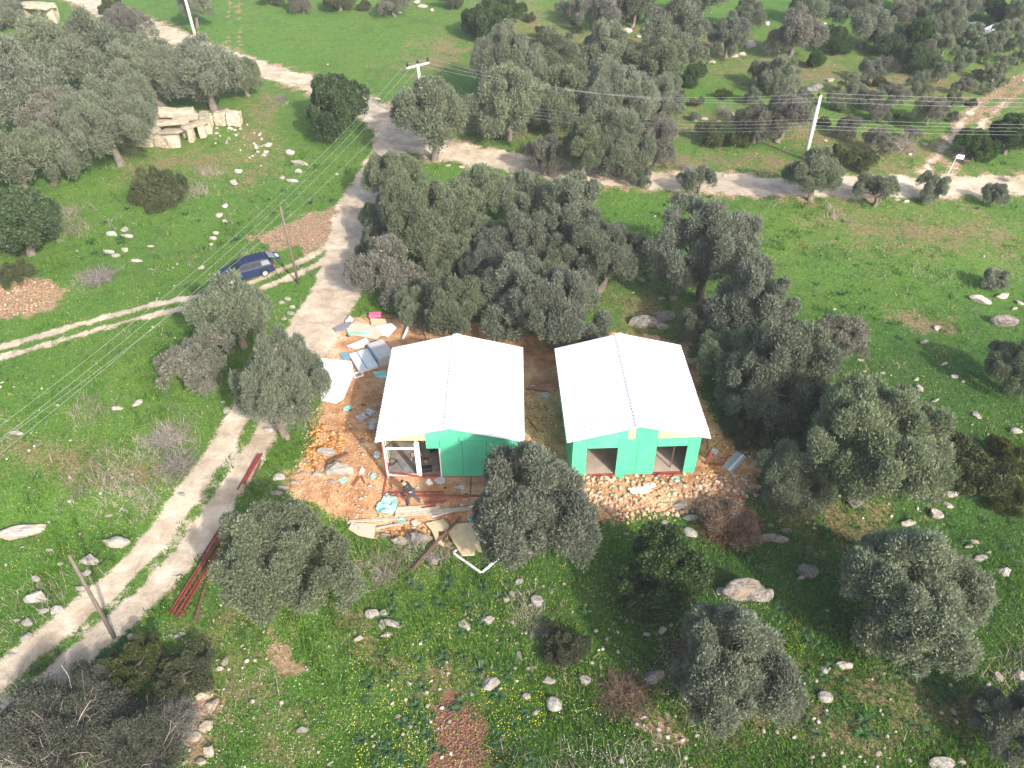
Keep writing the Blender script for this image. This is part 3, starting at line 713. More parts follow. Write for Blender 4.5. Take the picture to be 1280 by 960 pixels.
# bare and dead bushes
TW = {'bare': put_mat(twig_mesh('bare_twigs', 1, 5200, hgt=0.55, rad=0.0075, curl=0.75, seg=5), M['twig']), 'thin': put_mat(twig_mesh('thin_twigs', 3, 1000, hgt=0.66, rad=0.008, curl=0.7, seg=5), M['twig']), 'wisp': put_mat(twig_mesh('wispy_twigs', 4, 420, hgt=0.7, rad=0.011, curl=0.6, seg=5), M['twig']), 'dead': put_mat(twig_mesh('dead_twigs', 2, 2200, hgt=0.5, rad=0.013, curl=0.8, seg=5), M['deadtwig'])}
SPARSE, _pc = crown_mesh('sparse_leaves', 91, 22000, puffs=60, size=(0.034, 0.010), flat=0.55, pr=(0.12, 0.24), base=-0.4, rag=0.25)
put_mat(SPARSE, M['grey'])
DENSE, _pc = crown_mesh('bush_leaves', 92, 60000, puffs=90, size=(0.026, 0.0075), flat=0.5, pr=(0.10, 0.2), base=-0.4, rag=0.25)
put_mat(DENSE, M['shrubgrey'])
BROWN = SPARSE.copy(); put_mat(BROWN, M['deadtwig'])
def bush(px, py, w, kind, label, leaves=0, sq=1.0, name='bare_bush', group=None):
    r = w * 0.5 * mpp(px, py); g = W(px, py, r * 0.25); g.z = float(terrain(g.x, g.y))
    t = thing(name, label, 'bush', g, random.uniform(0, 6.28), group, (r, r, r * sq))
    link('twigs', TW[kind], None, t, (0, 0, 0))
    if leaves: link('foliage', (SPARSE, DENSE, BROWN)[leaves - 1], None, t, (0, 0, 0.4), None, (1.05, 1.05, 0.95))
    TREES.append((g.x, g.y, r * 0.6)); return t
bush(60, 915, 180, 'thin', 'large twiggy grey bush filling the bottom left corner', 2)
bush(175, 935, 140, 'thin', 'grey half-bare bush at the bottom edge, right of the corner bush', 2)
bush(125, 868, 110, 'thin', 'pale grey twiggy bush beside the lower track, above the corner bush', 2)
tree(165, 835, 88, 'shrub', 'dark green low bush at the foot of the lower wooden pole')
tree(228, 842, 78, 'shrub', 'grey-green shrub right of the bush at the lower pole')
bush(210, 905, 80, 'bare', 'small twiggy bush left of the fallen stone bank at the bottom', 1)
bush(913, 655, 84, 'dead', 'brown withered bush at the right end of the rubble', 3, 1.1, 'withered_bush')
bush(782, 866, 82, 'dead', 'heap of dead reddish brushwood on the grass in the lower middle', 0, 0.5, 'brush_heap')
bush(862, 815, 50, 'dead', 'small dark heap of dead twigs left of the lower olive tree', 0, 0.4, 'brush_heap')
bush(1130, 180, 40, 'wisp', 'leafless pale bush above the road, left of the farm track', 0, 1.3)
bush(905, 138, 30, 'wisp', 'small leafless grey bush above the road, left of the white pole')
bush(122, 345, 56, 'wisp', 'dry straw-coloured bush in the left meadow above the lane', 0, 0.8)
bush(205, 545, 66, 'wisp', 'dry bush with grey twigs in the meadow left of the dirt track', 0, 0.6)
bush(220, 575, 70, 'wisp', 'second dry grey bush left of the dirt track, nearer the ruts', 0, 0.5)
bush(350, 120, 26, 'wisp', 'low grey scrub at the upper bend of the gravel road', 0, 0.5)
bush(858, 206, 34, 'wisp', 'low dry scrub on the road verge below the upper grove', 0, 0.5)
bush(1255, 222, 0.1 + 24, 'wisp', 'low dry scrub at the far right end of the road verge', 0, 0.5)
bush(480, 718, 50, 'wisp', 'low dry scrub in the grass below the grey boulders', 0, 0.45)
bush(675, 785, 46, 'wisp', 'dry grey scrub behind the paired boulders in the lower middle', 0, 0.5)

# ------------------------------------------------------------------ grass, weeds, flowers
def spread(n, y0, y1, rng, k=1.6):
    u = rng.random(n); e = 1 - k
    y = (y0 ** e + u * (y1 ** e - y0 ** e)) ** (1 / e)
    x = rng.uniform(-1, 1, n) * (0.66 * y + 12)
    return x, y
def blades(name, n, y0, y1, seed, hgt, wid, m, keep, clump=1, cr=0.1, tintf=None, splay=0.5, k=1.6, pts=None):
    rng = np.random.default_rng(seed)
    if pts is None: x, y = spread(n, y0, y1, rng, k)
    else: x, y = pts
    q = keep(x, y, rng); x = x[q]; y = y[q]
    if clump > 1:
        x = np.repeat(x, clump) + rng.normal(size=len(x) * clump) * cr; y = np.repeat(y, clump) + rng.normal(size=len(y) * clump) * cr
    n = len(x); z = terrain(x, y)
    sc = 1 + np.clip((y - 40) / 60, 0, 1.2)                       # coarser clumps farther out
    a = rng.uniform(0, 6.28, n); h = hgt * rng.uniform(0.5, 1.4, n) * sc ** 0.5; w = wid * rng.uniform(0.6, 1.4, n) * sc
    b = np.stack([x, y, z], 1); s = np.stack([np.cos(a), np.sin(a), np.zeros(n)], 1) * w[:, None]
    t = np.stack([rng.normal(size=n) * splay * h, rng.normal(size=n) * splay * h, h], 1)
    V = np.stack([b - s, b + s, b + t], 1).reshape(-1, 3)
    tint = np.clip(rng.beta(2, 2, n) + (vnoise(x, y, 0.8) - .5) * 0.6, 0, 1)
    me = np_mesh(name, V, np.arange(3 * n).reshape(-1, 3), tint)
    return tag(link(name, me, m), kind='stuff')
def on_grass(x, y, rng, lim=0.40):
    m = masks(x, y); v = np.maximum.reduce([m['road'], m['clay'], m['soil'] * 0.9, m['brown'] * 0.8]) - 0.6 * (rng.random(len(x)) < 0.16) * (m['clay'] < 0.4) * (m['road'] < 0.5)
    d = 1 - 0.5 * m['dry']
    return (v < lim + rng.normal(size=len(x)) * 0.06) & (rng.random(len(x)) < d)
blades('grass', 330000, 12, 75, 5, 0.11, 0.022, M['grass'], on_grass)
blades('tall_grass', 9000, 12, 70, 6, 0.28, 0.028, M['grass'], lambda x, y, r: on_grass(x, y, r) & (vnoise(x, y, 0.35, 4) > 0.58), clump=9, cr=0.16)
blades('dry_grass', 5200, 12, 90, 8, 0.36, 0.014, M['strawgrass'], lambda x, y, r: on_grass(x, y, r) & (vnoise(x, y, 0.22, 8) > 0.66), clump=9, cr=0.22, splay=0.7)
spots = [(115, 610), (135, 600), (155, 620), (110, 515), (135, 575), (190, 560), (215, 540), (235, 595), (180, 625), (560, 690), (470, 720), (500, 700), (90, 290), (85, 270), (120, 348), (660, 770), (1040, 270), (245, 240), (260, 215), (225, 560)]
rngp = np.random.default_rng(4)
pp = np.array([[*W(a, b)][:2] for a, b in spots]); pp = np.repeat(pp, 45, 0) + rngp.normal(size=(len(pp) * 45, 2)) * 0.7
blades('straw_tufts', 0, 0, 0, 9, 0.42, 0.013, M['strawgrass'], lambda x, y, r: on_grass(x, y, r), clump=8, cr=0.12, splay=0.7, pts=(pp[:, 0], pp[:, 1]))

def flowers(name, n, seed, size, m, thr, off, zones=()):
    rng = np.random.default_rng(seed); x, y = spread(n, 12, 110, rng, 1.9)
    dens = vnoise(x, y, 0.16, off) + (vnoise(x, y, 0.7, off + 3) - .5) * .5
    for zx, zy, zr in zones:
        p = W(zx, zy); dens = dens + 0.45 * np.exp(-((x - p.x) ** 2 + (y - p.y) ** 2) / zr ** 2)
    q = (dens > thr) & on_grass(x, y, rng, 0.3); x = x[q]; y = y[q]; n = len(x)
    z = terrain(x, y) + rng.uniform(0.05, 0.14, n); s = size * rng.uniform(0.6, 1.3, n) * (1 + np.clip((y - 35) / 60, 0, 1.4)); a = rng.uniform(0, 6.28, n)
    V = np.stack([np.stack([x + s * np.cos(a + k * 2.094), y + s * np.sin(a + k * 2.094), z + (0.3 * s if k == 0 else 0)], 1) for k in range(3)], 1).reshape(-1, 3)
    tag(link(name, np_mesh(name, V, np.arange(3 * n).reshape(-1, 3)), m), kind='stuff')
flowers('yellow_flowers', 26000, 11, 0.024, M['yellow'], 0.74, 2, [(60, 500, 5), (110, 490, 5), (235, 345, 3), (500, 760, 4), (600, 940, 3), (90, 450, 6), (430, 45, 10), (40, 560, 5), (520, 900, 3), (240, 700, 2)])
flowers('white_flowers', 16000, 12, 0.022, M['whitefl'], 0.68, 31, [(500, 60, 12), (300, 205, 8), (60, 520, 5), (750, 190, 8), (350, 860, 4), (860, 195, 8), (1000, 185, 8), (60, 400, 5)])

# asphodel rosettes: each a plant of its own where it shows, the rest as ground cover
def rosette(name, seed, nb, hgt):
    rng = np.random.default_rng(seed); vs = []; fs = []; tt = []
    for k in range(nb):
        a = rng.uniform(0, 6.28); d = np.array([math.cos(a), math.sin(a), 0]); s = np.array([-d[1], d[0], 0]) * 0.05
        e = rng.uniform(0.35, 1.1); L = rng.uniform(0.7, 1.1)
        p0 = np.zeros(3); p1 = d * L * 0.5 * math.cos(e) + np.array([0, 0, L * 0.55 * hgt]); p2 = d * L * math.cos(e * 0.6) + np.array([0, 0, L * 0.5 * hgt * math.sin(e)])
        b = len(vs); vs += [p0 - s, p0 + s, p1 + s, p1 - s, p2]; fs += [(b, b + 1, b + 2), (b, b + 2, b + 3), (b + 3, b + 2, b + 4)]; tt += [rng.random()] * 3
    return put_mat(np_mesh(name, np.array(vs), np.array(fs), tt), M['weed'])
ROS = [rosette('rosette_leaves', k, 26, 0.9) for k in range(4)]
def plant(px, py, w, label, group, i=0):
    g = W(px, py); r = w * 0.5 * mpp(px, py)
    o = link('asphodel_plant', ROS[i % 4], None, None, g, (0, 0, i * 1.3), (r * 1.1, r * 1.1, r * 1.1))
    tag(o, label, 'plant', group)
row([(600, 838, 30), (733, 770, 24), (1005, 885, 30), (1020, 918, 24), (1075, 920, 26), (1213, 828, 20), (1216, 945, 20), (560, 722, 22)], 'of the strap-leaved plants in the lower meadow', lambda i: 'dark green strap-leaved plant', 'asphodel plants in the lower meadow',
    lambda it, lb, g: plant(it[0], it[1], it[2], lb, g, it[0]))
row([(133, 279, 12), (160, 262, 14), (232, 269, 14), (115, 305, 20), (120, 318, 18), (150, 300, 14), (133, 320, 12), (248, 277, 10), (150, 305, 12), (254, 312, 12)], 'of the dark leafy plants around the white meadow stones', lambda i: 'dark green leafy plant', 'plants around the white stones',
    lambda it, lb, g: plant(it[0], it[1], it[2], lb, g, it[0]))
row([(388, 255, 18), (340, 268, 14), (355, 240, 12), (300, 280, 12), (296, 300, 16), (415, 72 + 180, 12)], 'of the dark plants above the brown dirt', lambda i: 'dark green leafy plant', 'plants above the brown dirt',
    lambda it, lb, g: plant(it[0], it[1], it[2], lb, g, it[0]))
def scatter_ros(n, seed):
    rng = np.random.default_rng(seed); x, y = spread(n, 12, 60, rng, 2.0)
    q = on_grass(x, y, rng) & (vnoise(x, y, 0.12, 3) + 0.25 * sstep(0, 12, x) > 0.72); x = x[q]; y = y[q]
    vs = []; fs = []; ts = []; b = 0
    for i in range(len(x)):
        me = ROS[i % 4]; nv = len(me.vertices); co = np.empty(nv * 3, np.float32); me.vertices.foreach_get('co', co); co = co.reshape(-1, 3)
        s = rng.uniform(0.15, 0.42); a = rng.uniform(0, 6.28); R = np.array([[math.cos(a), -math.sin(a), 0], [math.sin(a), math.cos(a), 0], [0, 0, 1]])
        vs.append(co @ R.T * s + np.array([x[i], y[i], float(terrain(x[i], y[i]))])); nf = nv // 5
        f = np.array([(k * 5, k * 5 + 1, k * 5 + 2) for k in range(nf)] + [(k * 5, k * 5 + 2, k * 5 + 3) for k in range(nf)] + [(k * 5 + 3, k * 5 + 2, k * 5 + 4) for k in range(nf)]) + b
        fs.append(f); b += nv; ts.append(rng.random(len(f)))
    tag(link('leafy_weeds', np_mesh('leafy_weeds', np.concatenate(vs), np.concatenate(fs), np.concatenate(ts)), M['weed']), kind='stuff')
scatter_ros(2600, 15)

# ------------------------------------------------------------------ rocks
def rock_mesh(name, seed, sub=3, cuts=14, flat=0.8, m=None):
    rng = np.random.default_rng(seed)
    bm = bmesh.new(); bmesh.ops.create_icosphere(bm, subdivisions=sub, radius=1.0)
    co = np.array([v.co for v in bm.verts])
    for _ in range(cuts):
        d = rand_unit(1, rng)[0]; t = rng.uniform(0.48, 0.82); s = co @ d; co = np.where((s > t)[:, None], co - np.outer(s - t, d), co)
    n = np.array([vnoise(c[0] * 2.3 + c[2] * 1.7, c[1] * 2.3 - c[2] * 1.3, 1.0, seed) for c in co])
    n2 = np.array([vnoise(c[0] * 6 + c[2] * 5, c[1] * 6 - c[2] * 4, 1.0, seed + 9) for c in co])
    co = co * (0.9 + 0.22 * n + 0.08 * n2)[:, None] * np.array([1, 1, flat])
    for v, c in zip(bm.verts, co): v.co = c
    me = bpy.data.meshes.new(name); bm.to_mesh(me); bm.free()
    me.shade_smooth() if False else None
    if m: me.materials.append(m)
    return me
ROCK = [rock_mesh('boulder', k, m=M['rock']) for k in range(8)]
ROCKG = [rock_mesh('boulder', k + 20, m=M['rockg']) for k in range(4)]
SMALL = [rock_mesh('stone', k + 40, sub=2, cuts=6, m=M['rock']) for k in range(5)]
RUB = [rock_mesh('rubble', k + 60, sub=1, cuts=5, m=M['rubble']) for k in range(5)]
NR = [0]
def rock(px, py, w, h, label, group, mset=None, rot=None, zs=1.0, nm=None):
    NR[0] += 1; s = mpp(px, py); p = W(px, py + h * 0.15)
    ms = mset or (ROCK if w > 9 else SMALL)
    dep = math.asin((H - p.z) / math.sqrt(p.x ** 2 + p.y ** 2 + (H - p.z) ** 2))
    rx = w * 0.5 * s * 1.06; tot = h * s                       # seen height = depth*sin + height*cos
    rz = min(0.75 * tot, 0.8 * rx) * zs; ry = max(0.38 * rx, (tot / 2 - rz * 0.55 * math.cos(dep)) / math.sin(dep))
    o = link(nm or ('boulder' if w > 9 else 'stone'), ms[NR[0] % len(ms)], None, None, (p.x, p.y, p.z + rz * 0.22), (random.uniform(-.2, .2), random.uniform(-.2, .2), rot if rot is not None else random.choice((0, math.pi)) + random.uniform(-.35, .35)), (rx * 1.08, ry * 1.1, rz))
    tag(o, label, 'rock', group)
def rrow(items, place, group, noun=None, **kw):
    def nn(i):
        if noun: return noun
        return ('large ' if i[2] > 20 else 'small ' if i[2] < 10 else '') + 'pale limestone rock'
    row(items, place, nn, group, lambda it, lb, g: rock(*it[:4], lb, g, **kw))
rock(22, 662, 60, 22, 'long pointed grey-white rock slab at the left edge of the meadow', None, rot=0.35, zs=0.6)
rock(930, 741, 50, 32, 'largest grey boulder, above the lower right olive tree', None, ROCKG, zs=1.5)
rock(953, 745, 32, 24, 'grey boulder leaning on the right side of the largest grey boulder', None, ROCKG, zs=1.3)
rock(901, 739, 16, 12, 'pale orange stone touching the left side of the largest grey boulder', None)
rock(817, 844, 28, 24, 'rounded grey boulder right of the dead brushwood heap', None, ROCKG)
rock(1008, 709, 22, 26, 'upright grey boulder on dark grass right of the withered bush', None, ROCKG, zs=1.3)
rock(1250, 403, 34, 18, 'broad greyish boulder at the right edge of the green field', None, ROCKG)
rock(1222, 374, 26, 14, 'white and grey boulder beside the tiny tree in the right field', None)
rock(1253, 371, 17, 9, 'white flat boulder just right of the tiny tree', None)
rock(47, 746, 28, 22, 'rounded white boulder at the left, largest of the cluster by the track', None)
rock(145, 678, 33, 21, 'large tan boulder left of the track, upper of two', None)
rock(115, 699, 26, 18, 'white boulder left of the track, lower of two', None)
rock(173, 800, 31, 16, 'whitish double-humped rock beside the foot of the lower pole', None)
rock(614, 851, 22, 24, 'white and orange heap of rock beside the strap-leaved plant', None)
rock(695, 878, 20, 24, 'pointed white rock in the lower middle meadow', None, zs=1.2)
rock(377, 911, 14, 13, 'lone white stone in the lower left meadow', None)
rock(227, 617, 9, 7, 'bright white stone lying against the left edge of the dirt track', None)
rock(806, 404, 36, 20, 'wide brown-grey boulder close behind the right house, left of two', None, ROCKG)
rock(832, 395, 28, 22, 'brown-grey boulder close behind the right house, right of two', None, ROCKG)
rock(1020, 111, 25, 9, 'flat grey rock left behind the head of the white pole', None, ROCKG)
rock(1038, 101, 12, 6, 'small flat rock above the grey one behind the white pole', None)
rock(173, 502, 12, 13, 'grey standing stone in the left meadow', None)
rock(149, 510, 14, 9, 'white flat stone left of the grey standing stone', None)
rock(20, 541, 19, 7, 'white flat stone at the left edge under the power lines', None)
rrow([(46, 724, 15, 11), (55, 763, 16, 10), (70, 762, 16, 14), (36, 777, 18, 13), (32, 796, 17, 16), (22, 775, 8, 6), (100, 735, 16, 11), (98, 736 + 10, 8, 7), (108, 716, 12, 10), (76, 704, 6, 6), (15, 818, 10, 8)], 'of the lesser stones between the meadow and the lower track', 'stones left of the lower track')
rrow([(62, 688, 12, 4), (137, 644, 11, 5), (152, 636, 6, 3), (172, 672, 5, 4), (28, 684, 5, 3)], 'of the small stones on the grass above the tan boulder', 'small stones above the tan boulder')
rrow([(141, 293, 16, 9), (157, 286, 10, 9), (159, 295, 16, 5), (136, 315, 13, 8), (146, 319, 10, 7), (157, 313, 13, 8), (170, 326, 16, 3), (188, 308, 8, 3)], 'of the white stones in the left meadow above the dry bush', 'white stones in the left meadow')
rrow([(281, 257, 8, 7), (275, 269, 9, 7), (281, 277, 8, 6), (270, 291, 7, 6), (266, 298, 9, 7), (264, 305, 6, 5), (252, 334, 9, 8)], 'of the white stones strung out above the parked car', 'white stones above the car')
rrow([(363, 192, 14, 10), (374, 204, 22, 9), (372, 214, 10, 7), (366, 226, 16, 6), (292, 227, 10, 10), (298, 214, 9, 7), (335, 181, 10, 8), (333, 190, 6, 5), (421, 218, 5, 4), (352, 222, 8, 6)], 'of the white rocks on the grass between the ruin and the road', 'white rocks between the ruin and the road')
rrow([(467, 765, 18, 16), (481, 766, 13, 12), (478, 780, 12, 14), (493, 780, 24, 11), (483, 793, 14, 10), (449, 798, 14, 9)], 'of the cluster below the broken beige boards', 'pale rocks below the broken boards')
rrow([(579, 778, 14, 18), (611, 775, 17, 14), (632, 748, 11, 12), (640, 742, 9, 9), (672, 750, 19, 21), (649, 727, 14, 9)], 'of the pale rocks on the grass below the white window frame', 'pale rocks below the window frame')
rrow([(649, 820, 9, 16), (661, 835, 8, 8), (687, 850, 20, 12), (732, 850, 18, 16), (657, 868, 11, 13), (671, 890, 9, 7), (514, 907, 7, 7), (590, 866, 7, 8)], 'of the scattered pale stones in the lower middle meadow', 'stones in the lower middle meadow')
rrow([(690, 788, 17, 14), (693, 801, 27, 15)], 'of the pair of grey boulders in the lower middle', 'paired grey boulders', 'grey rounded boulder', mset=ROCKG)
rrow([(828, 787, 13, 12), (808, 792, 9, 7), (817, 781, 4, 4), (839, 781, 6, 6)], 'of the bright white stones below the dark green tree', 'white stones below the dark green tree')
rrow([(832, 655, 14, 15), (865, 665, 19, 17), (850, 631, 20, 13), (865, 647, 20, 9), (783, 667, 7, 4)], 'of the boulders along the lower edge of the rubble', 'boulders along the rubble')
rrow([(967, 673, 30, 14), (985, 664, 16, 10), (962, 657, 10, 8), (975, 650, 8, 8)], 'of the brownish rocks under the olive right of the withered bush', 'rocks right of the withered bush', mset=ROCKG)
rrow([(1033, 868, 20, 19), (1031, 835, 13, 13), (1053, 830, 21, 15), (1034, 763, 7, 5), (1001, 722, 9, 7)], 'of the stones in the shade left of the largest olive tree', 'stones left of the largest olive')
rrow([(1098, 941, 10, 10), (1111, 947, 5, 4), (1175, 955, 40, 16), (1201, 951, 12, 11), (1191, 888, 8, 10)], 'of the stones at the bottom right edge', 'stones at the bottom right')
rrow([(1246, 842, 13, 16), (1276, 842, 12, 17), (1235, 855, 8, 7), (1241, 862, 5, 4)], 'of the stones on the bright grass above the corner tree', 'stones above the corner tree')
rrow([(1150, 617, 21, 14), (1187, 617, 19, 12), (1185, 631, 12, 11), (1168, 642, 20, 20), (1135, 653, 18, 11), (1168, 678, 12, 9), (1178, 655, 5, 4)], 'of the rocks in the dark grass below the thicket', 'rocks below the thicket')
rrow([(1211, 683, 11, 6), (1219, 677, 11, 7), (1225, 698, 20, 8), (1255, 713, 16, 15), (1235, 690, 6, 4)], 'of the rocks on the slope at the right edge, below the thicket', 'rocks on the right slope')
rrow([(1220, 518, 11, 13), (1168, 501, 12, 6), (1148, 483, 10, 13), (1146, 474, 7, 5), (1271, 538, 16, 13), (1180, 455, 9, 6), (1193, 470, 9, 7), (1103, 466, 6, 5), (1204, 477, 5, 4)], 'of the pale stones scattered on the green field at the right', 'stones on the right field')
rrow([(1155, 427, 11, 6), (1172, 410, 16, 6), (1274, 378, 10, 9), (1268, 386, 8, 5), (1043, 387, 6, 3), (997, 373, 5, 3), (975, 354, 7, 3)], 'of the small stones on the upper part of the green field', 'small stones on the upper field')
rrow([(1027, 441, 13, 10), (1053, 487, 13, 10), (1064, 485, 12, 10), (1031, 398, 6, 4), (1075, 450, 8, 5), (1080, 464, 5, 4)], 'of the rocks among the thin olives beside the field', 'rocks among the thin olives')
rrow([(817, 302, 14, 5), (798, 294, 7, 3), (801, 349, 10, 9), (885, 386, 10, 12), (840, 372, 12, 12), (827, 373, 9, 5), (867, 399, 10, 5), (855, 408, 12, 8), (872, 412, 9, 6), (884, 408, 8, 10), (828, 409, 18, 9)], 'of the rocks on the slope behind the right house', 'rocks behind the right house')
rrow([(896, 495, 9, 9), (909, 490, 10, 7), (903, 505, 9, 7), (912, 518, 11, 7), (934, 554, 10, 6), (939, 614, 12, 10), (935, 603, 6, 5)], 'of the grey rocks beside the right wall of the right house', 'rocks beside the right house', mset=ROCKG)
rrow([(410, 566, 30, 13), (420, 588, 40, 22), (398, 592, 16, 9), (347, 596, 16, 14), (353, 609, 14, 7), (367, 602, 11, 9), (347, 616, 16, 9), (380, 591, 9, 6), (415, 601, 10, 8)], 'of the pale boulders at the left edge of the plot', 'rocks at the left edge of the plot')
rrow([(522, 671, 36, 26), (499, 676, 24, 16), (480, 668, 14, 10), (541, 696, 17, 20), (514, 683, 9, 8), (520, 705, 9, 7), (561, 680, 9, 11), (535, 709, 8, 5), (544, 709, 6, 5)], 'of the grey boulders below the front planks', 'boulders at the front of the plot', mset=ROCKG)
rrow([(335, 537, 14, 10), (360, 374, 9, 6), (365, 383, 8, 6), (352, 378, 7, 7), (364, 392, 12, 6), (355, 398, 6, 5), (378, 428, 12, 10)], 'of the stones along the left verge of the upper dirt track', 'stones along the upper dirt track')
rrow([(284, 512, 8, 9), (279, 502, 5, 5), (300, 512, 6, 5)], 'of the shaded stones below the greyish olive', 'stones below the greyish olive')
rrow([(281, 826, 9, 14), (273, 836, 11, 8), (264, 812, 6, 8), (278, 805, 7, 5), (213, 793, 8, 6), (222, 795, 8, 7), (229, 792, 7, 7)], 'of the stones below the lower end of the red bars', 'stones below the red bars')
rrow([(529, 8, 14, 7), (521, 3, 8, 6), (540, 13, 6, 4), (560, 6, 8, 5), (500, 16, 5, 3)], 'of the white rocks at the top edge above the meadow', 'white rocks at the top of the meadow')
rrow([(780, 40, 17, 8), (798, 46, 8, 5), (811, 43, 7, 5), (843, 27, 12, 12), (852, 30, 8, 5), (863, 31, 12, 4), (878, 35, 8, 4), (791, 59, 5, 4)], 'of the white rocks in the clearing above the grove', 'white rocks above the grove')
rrow([(888, 78, 10, 8), (918, 70, 9, 6), (928, 68, 10, 6), (939, 54, 12, 13), (915, 33, 14, 4), (958, 29, 8, 6)], 'of the white rocks among the hillside trees right of the clearing', 'white rocks among the hillside trees')
rrow([(1006, 38, 14, 12), (1045, 36, 14, 7), (1030, 30, 10, 6), (1071, 131, 6, 5), (1032, 176, 6, 3), (1156, 180, 7, 3), (1137, 193, 6, 5), (1185, 133, 5, 3)], 'of the scattered rocks on the upper right hillside', 'rocks on the upper right hillside')
rrow([(868, 150, 7, 5), (880, 149, 9, 4), (898, 152, 8, 4), (917, 143, 4, 9), (797, 203, 7, 4), (810, 204, 9, 4), (821, 206, 8, 4)], 'of the stones above the road, right of the upper grove', 'stones above the road')
rrow([(472, 124, 9, 3), (560, 207, 7, 3), (577, 209, 8, 3), (590, 142, 10, 6), (726, 234, 6, 4), (1121, 250, 8, 3), (1133, 252, 7, 4)], 'of the stones along the edges of the gravel road', 'stones along the gravel road')
rrow([(12, 135, 9, 6), (10, 52, 10, 7), (80, 205, 9, 9), (62, 182 + 40, 7, 5), (76, 200, 6, 6)], 'of the rocks showing between the left olives', 'rocks between the left olives')
# fallen bank of tan stone and roots, lower left
rrow([(255, 868, 20, 16), (266, 880, 16, 20), (240, 890, 18, 14), (258, 905, 16, 18), (246, 918, 14, 16), (262, 935, 16, 20), (252, 952, 14, 14), (238, 905, 10, 10)], 'of the tan broken stones at the bottom left', 'tan stones of the low bank', 'tan broken stone', mset=[rock_mesh('boulder', 90 + k, m=M['ruin']) for k in range(3)])

def stones(name, x, y, smin, smax, mset, seed, m, power=2.0):
    rng = np.random.default_rng(seed); n = len(x)
    base = []
    for me in mset:
        co = np.empty(len(me.vertices) * 3, np.float32); me.vertices.foreach_get('co', co)
        base.append((co.reshape(-1, 3), np.array([p.vertices[:] for p in me.polygons])))
    tn = rng.beta(2, 2, n); ft = []
    vs = []; fs = []; b = 0; z = terrain(x, y)
    S = smin + (smax - smin) * rng.random(n) ** power
    for i in range(n):
        co, f = base[i % len(base)]; a = rng.uniform(0, 6.28); c, s = math.cos(a), math.sin(a)
        sc = S[i] * np.array([1, rng.uniform(.6, 1), rng.uniform(.6, 1.1)])
        q = co * sc; q = np.stack([q[:, 0] * c - q[:, 1] * s, q[:, 0] * s + q[:, 1] * c, q[:, 2]], 1) + np.array([x[i], y[i], z[i] + S[i] * 0.2])
        vs.append(q); fs.append(f + b); b += len(co); ft.append(np.full(len(f), tn[i]))
    return tag(link(name, np_mesh(name, np.concatenate(vs), np.concatenate(fs), np.concatenate(ft)), m), kind='stuff')
rg = np.random.default_rng(77)
LO = [rock_mesh('chip', 110 + k, sub=0, cuts=3) for k in range(6)]
RB1 = [rock_mesh('chip', 120 + k, sub=1, cuts=5) for k in range(6)]
def in_poly(pts, n, rng, sd=0.0):
    P = poly_xy(pts); x = rng.uniform(P[:, 0].min(), P[:, 0].max(), n); y = rng.uniform(P[:, 1].min(), P[:, 1].max(), n)
    q = sd_poly(x, y, P) > sd + rng.normal(size=n) * 0.25; return x[q], y[q]
x, y = in_poly([(716, 600), (740, 596), (880, 596), (925, 590), (945, 608), (915, 632), (860, 636), (800, 646), (760, 652), (735, 645), (700, 640)], 2300, rg)
x2, y2 = in_poly([(700, 628), (745, 622), (800, 618), (860, 612), (930, 600), (940, 618), (860, 640), (760, 655), (720, 650)], 1500, rg)
stones('rubble', np.r_[x, x2], np.r_[y, y2], 0.03, 0.19, RB1, 5, M['rubstuff'], 3.5)
x, y = in_poly([(385, 520), (408, 505), (425, 540), (470, 590), (520, 640), (600, 650), (640, 662), (560, 672), (470, 668), (400, 640), (352, 604), (380, 575)], 9000, rg)
stones('gravel', x, y, 0.02, 0.085, LO, 6, M['rubstuff'], 3.0)
x, y = in_poly([(384, 560), (398, 530), (418, 545), (430, 560), (412, 574), (385, 590)], 420, rg)
x2, y2 = in_poly([(470, 655), (600, 652), (640, 665), (560, 690), (500, 672)], 260, rg)
stones('loose_rubble', np.r_[x, x2], np.r_[y, y2], 0.06, 0.20, RB1, 8, M['rubstuff'], 2.0)
x, y = in_poly([(420, 470), (478, 470), (470, 545), (476, 590), (430, 545), (412, 520)], 900, rg)
x3, y3 = in_poly([(885, 540), (905, 545), (940, 580), (940, 610), (880, 600)], 1300, rg); x4, y4 = in_poly([(657, 485), (692, 485), (700, 560), (657, 552)], 500, rg)
stones('plot_chips', np.r_[x, x3, x4], np.r_[y, y3, y4], 0.025, 0.10, LO, 9, M['rubstuff'], 3.0)
x, y = in_poly([(275, 150), (330, 165), (345, 190), (310, 200), (270, 175)], 200, rg)
x2, y2 = in_poly([(-10, 352), (60, 350), (80, 365), (30, 392), (-10, 398)], 700, rg)
stones('ruin_rubble', np.r_[x], np.r_[y], 0.04, 0.34, RB1, 10, M['palestones'], 3.5)
stones('gravel_patch_stones', x2, y2, 0.03, 0.12, RB1, 11, M['rubstuff'], 2.5)
x, y = in_poly([(545, 880), (600, 876), (612, 960), (535, 960)], 1400, rg)
stones('clods', x, y, 0.02, 0.07, LO, 12, simple('soil_clod', (0.20, 0.10, 0.062), 0.95, 0.4, 8), 2.0)
# small pale stones strewn over the meadows and verges
x, y = spread(26000, 12, 110, rg, 1.9); mk = masks(x, y)
q = ((vnoise(x, y, 0.3, 21) > 0.60) & (rg.random(len(x)) < 0.20)) | (rg.random(len(x)) < mk['dry'] * 0.10) | ((mk['brown'] > 0.3) & (rg.random(len(x)) < 0.25))
q &= (mk['clay'] < 0.4) & (mk['track'] < 0.45)
stones('meadow_pebbles', x[q], y[q], 0.02, 0.13, LO, 14, M['palestones'], 3.0)

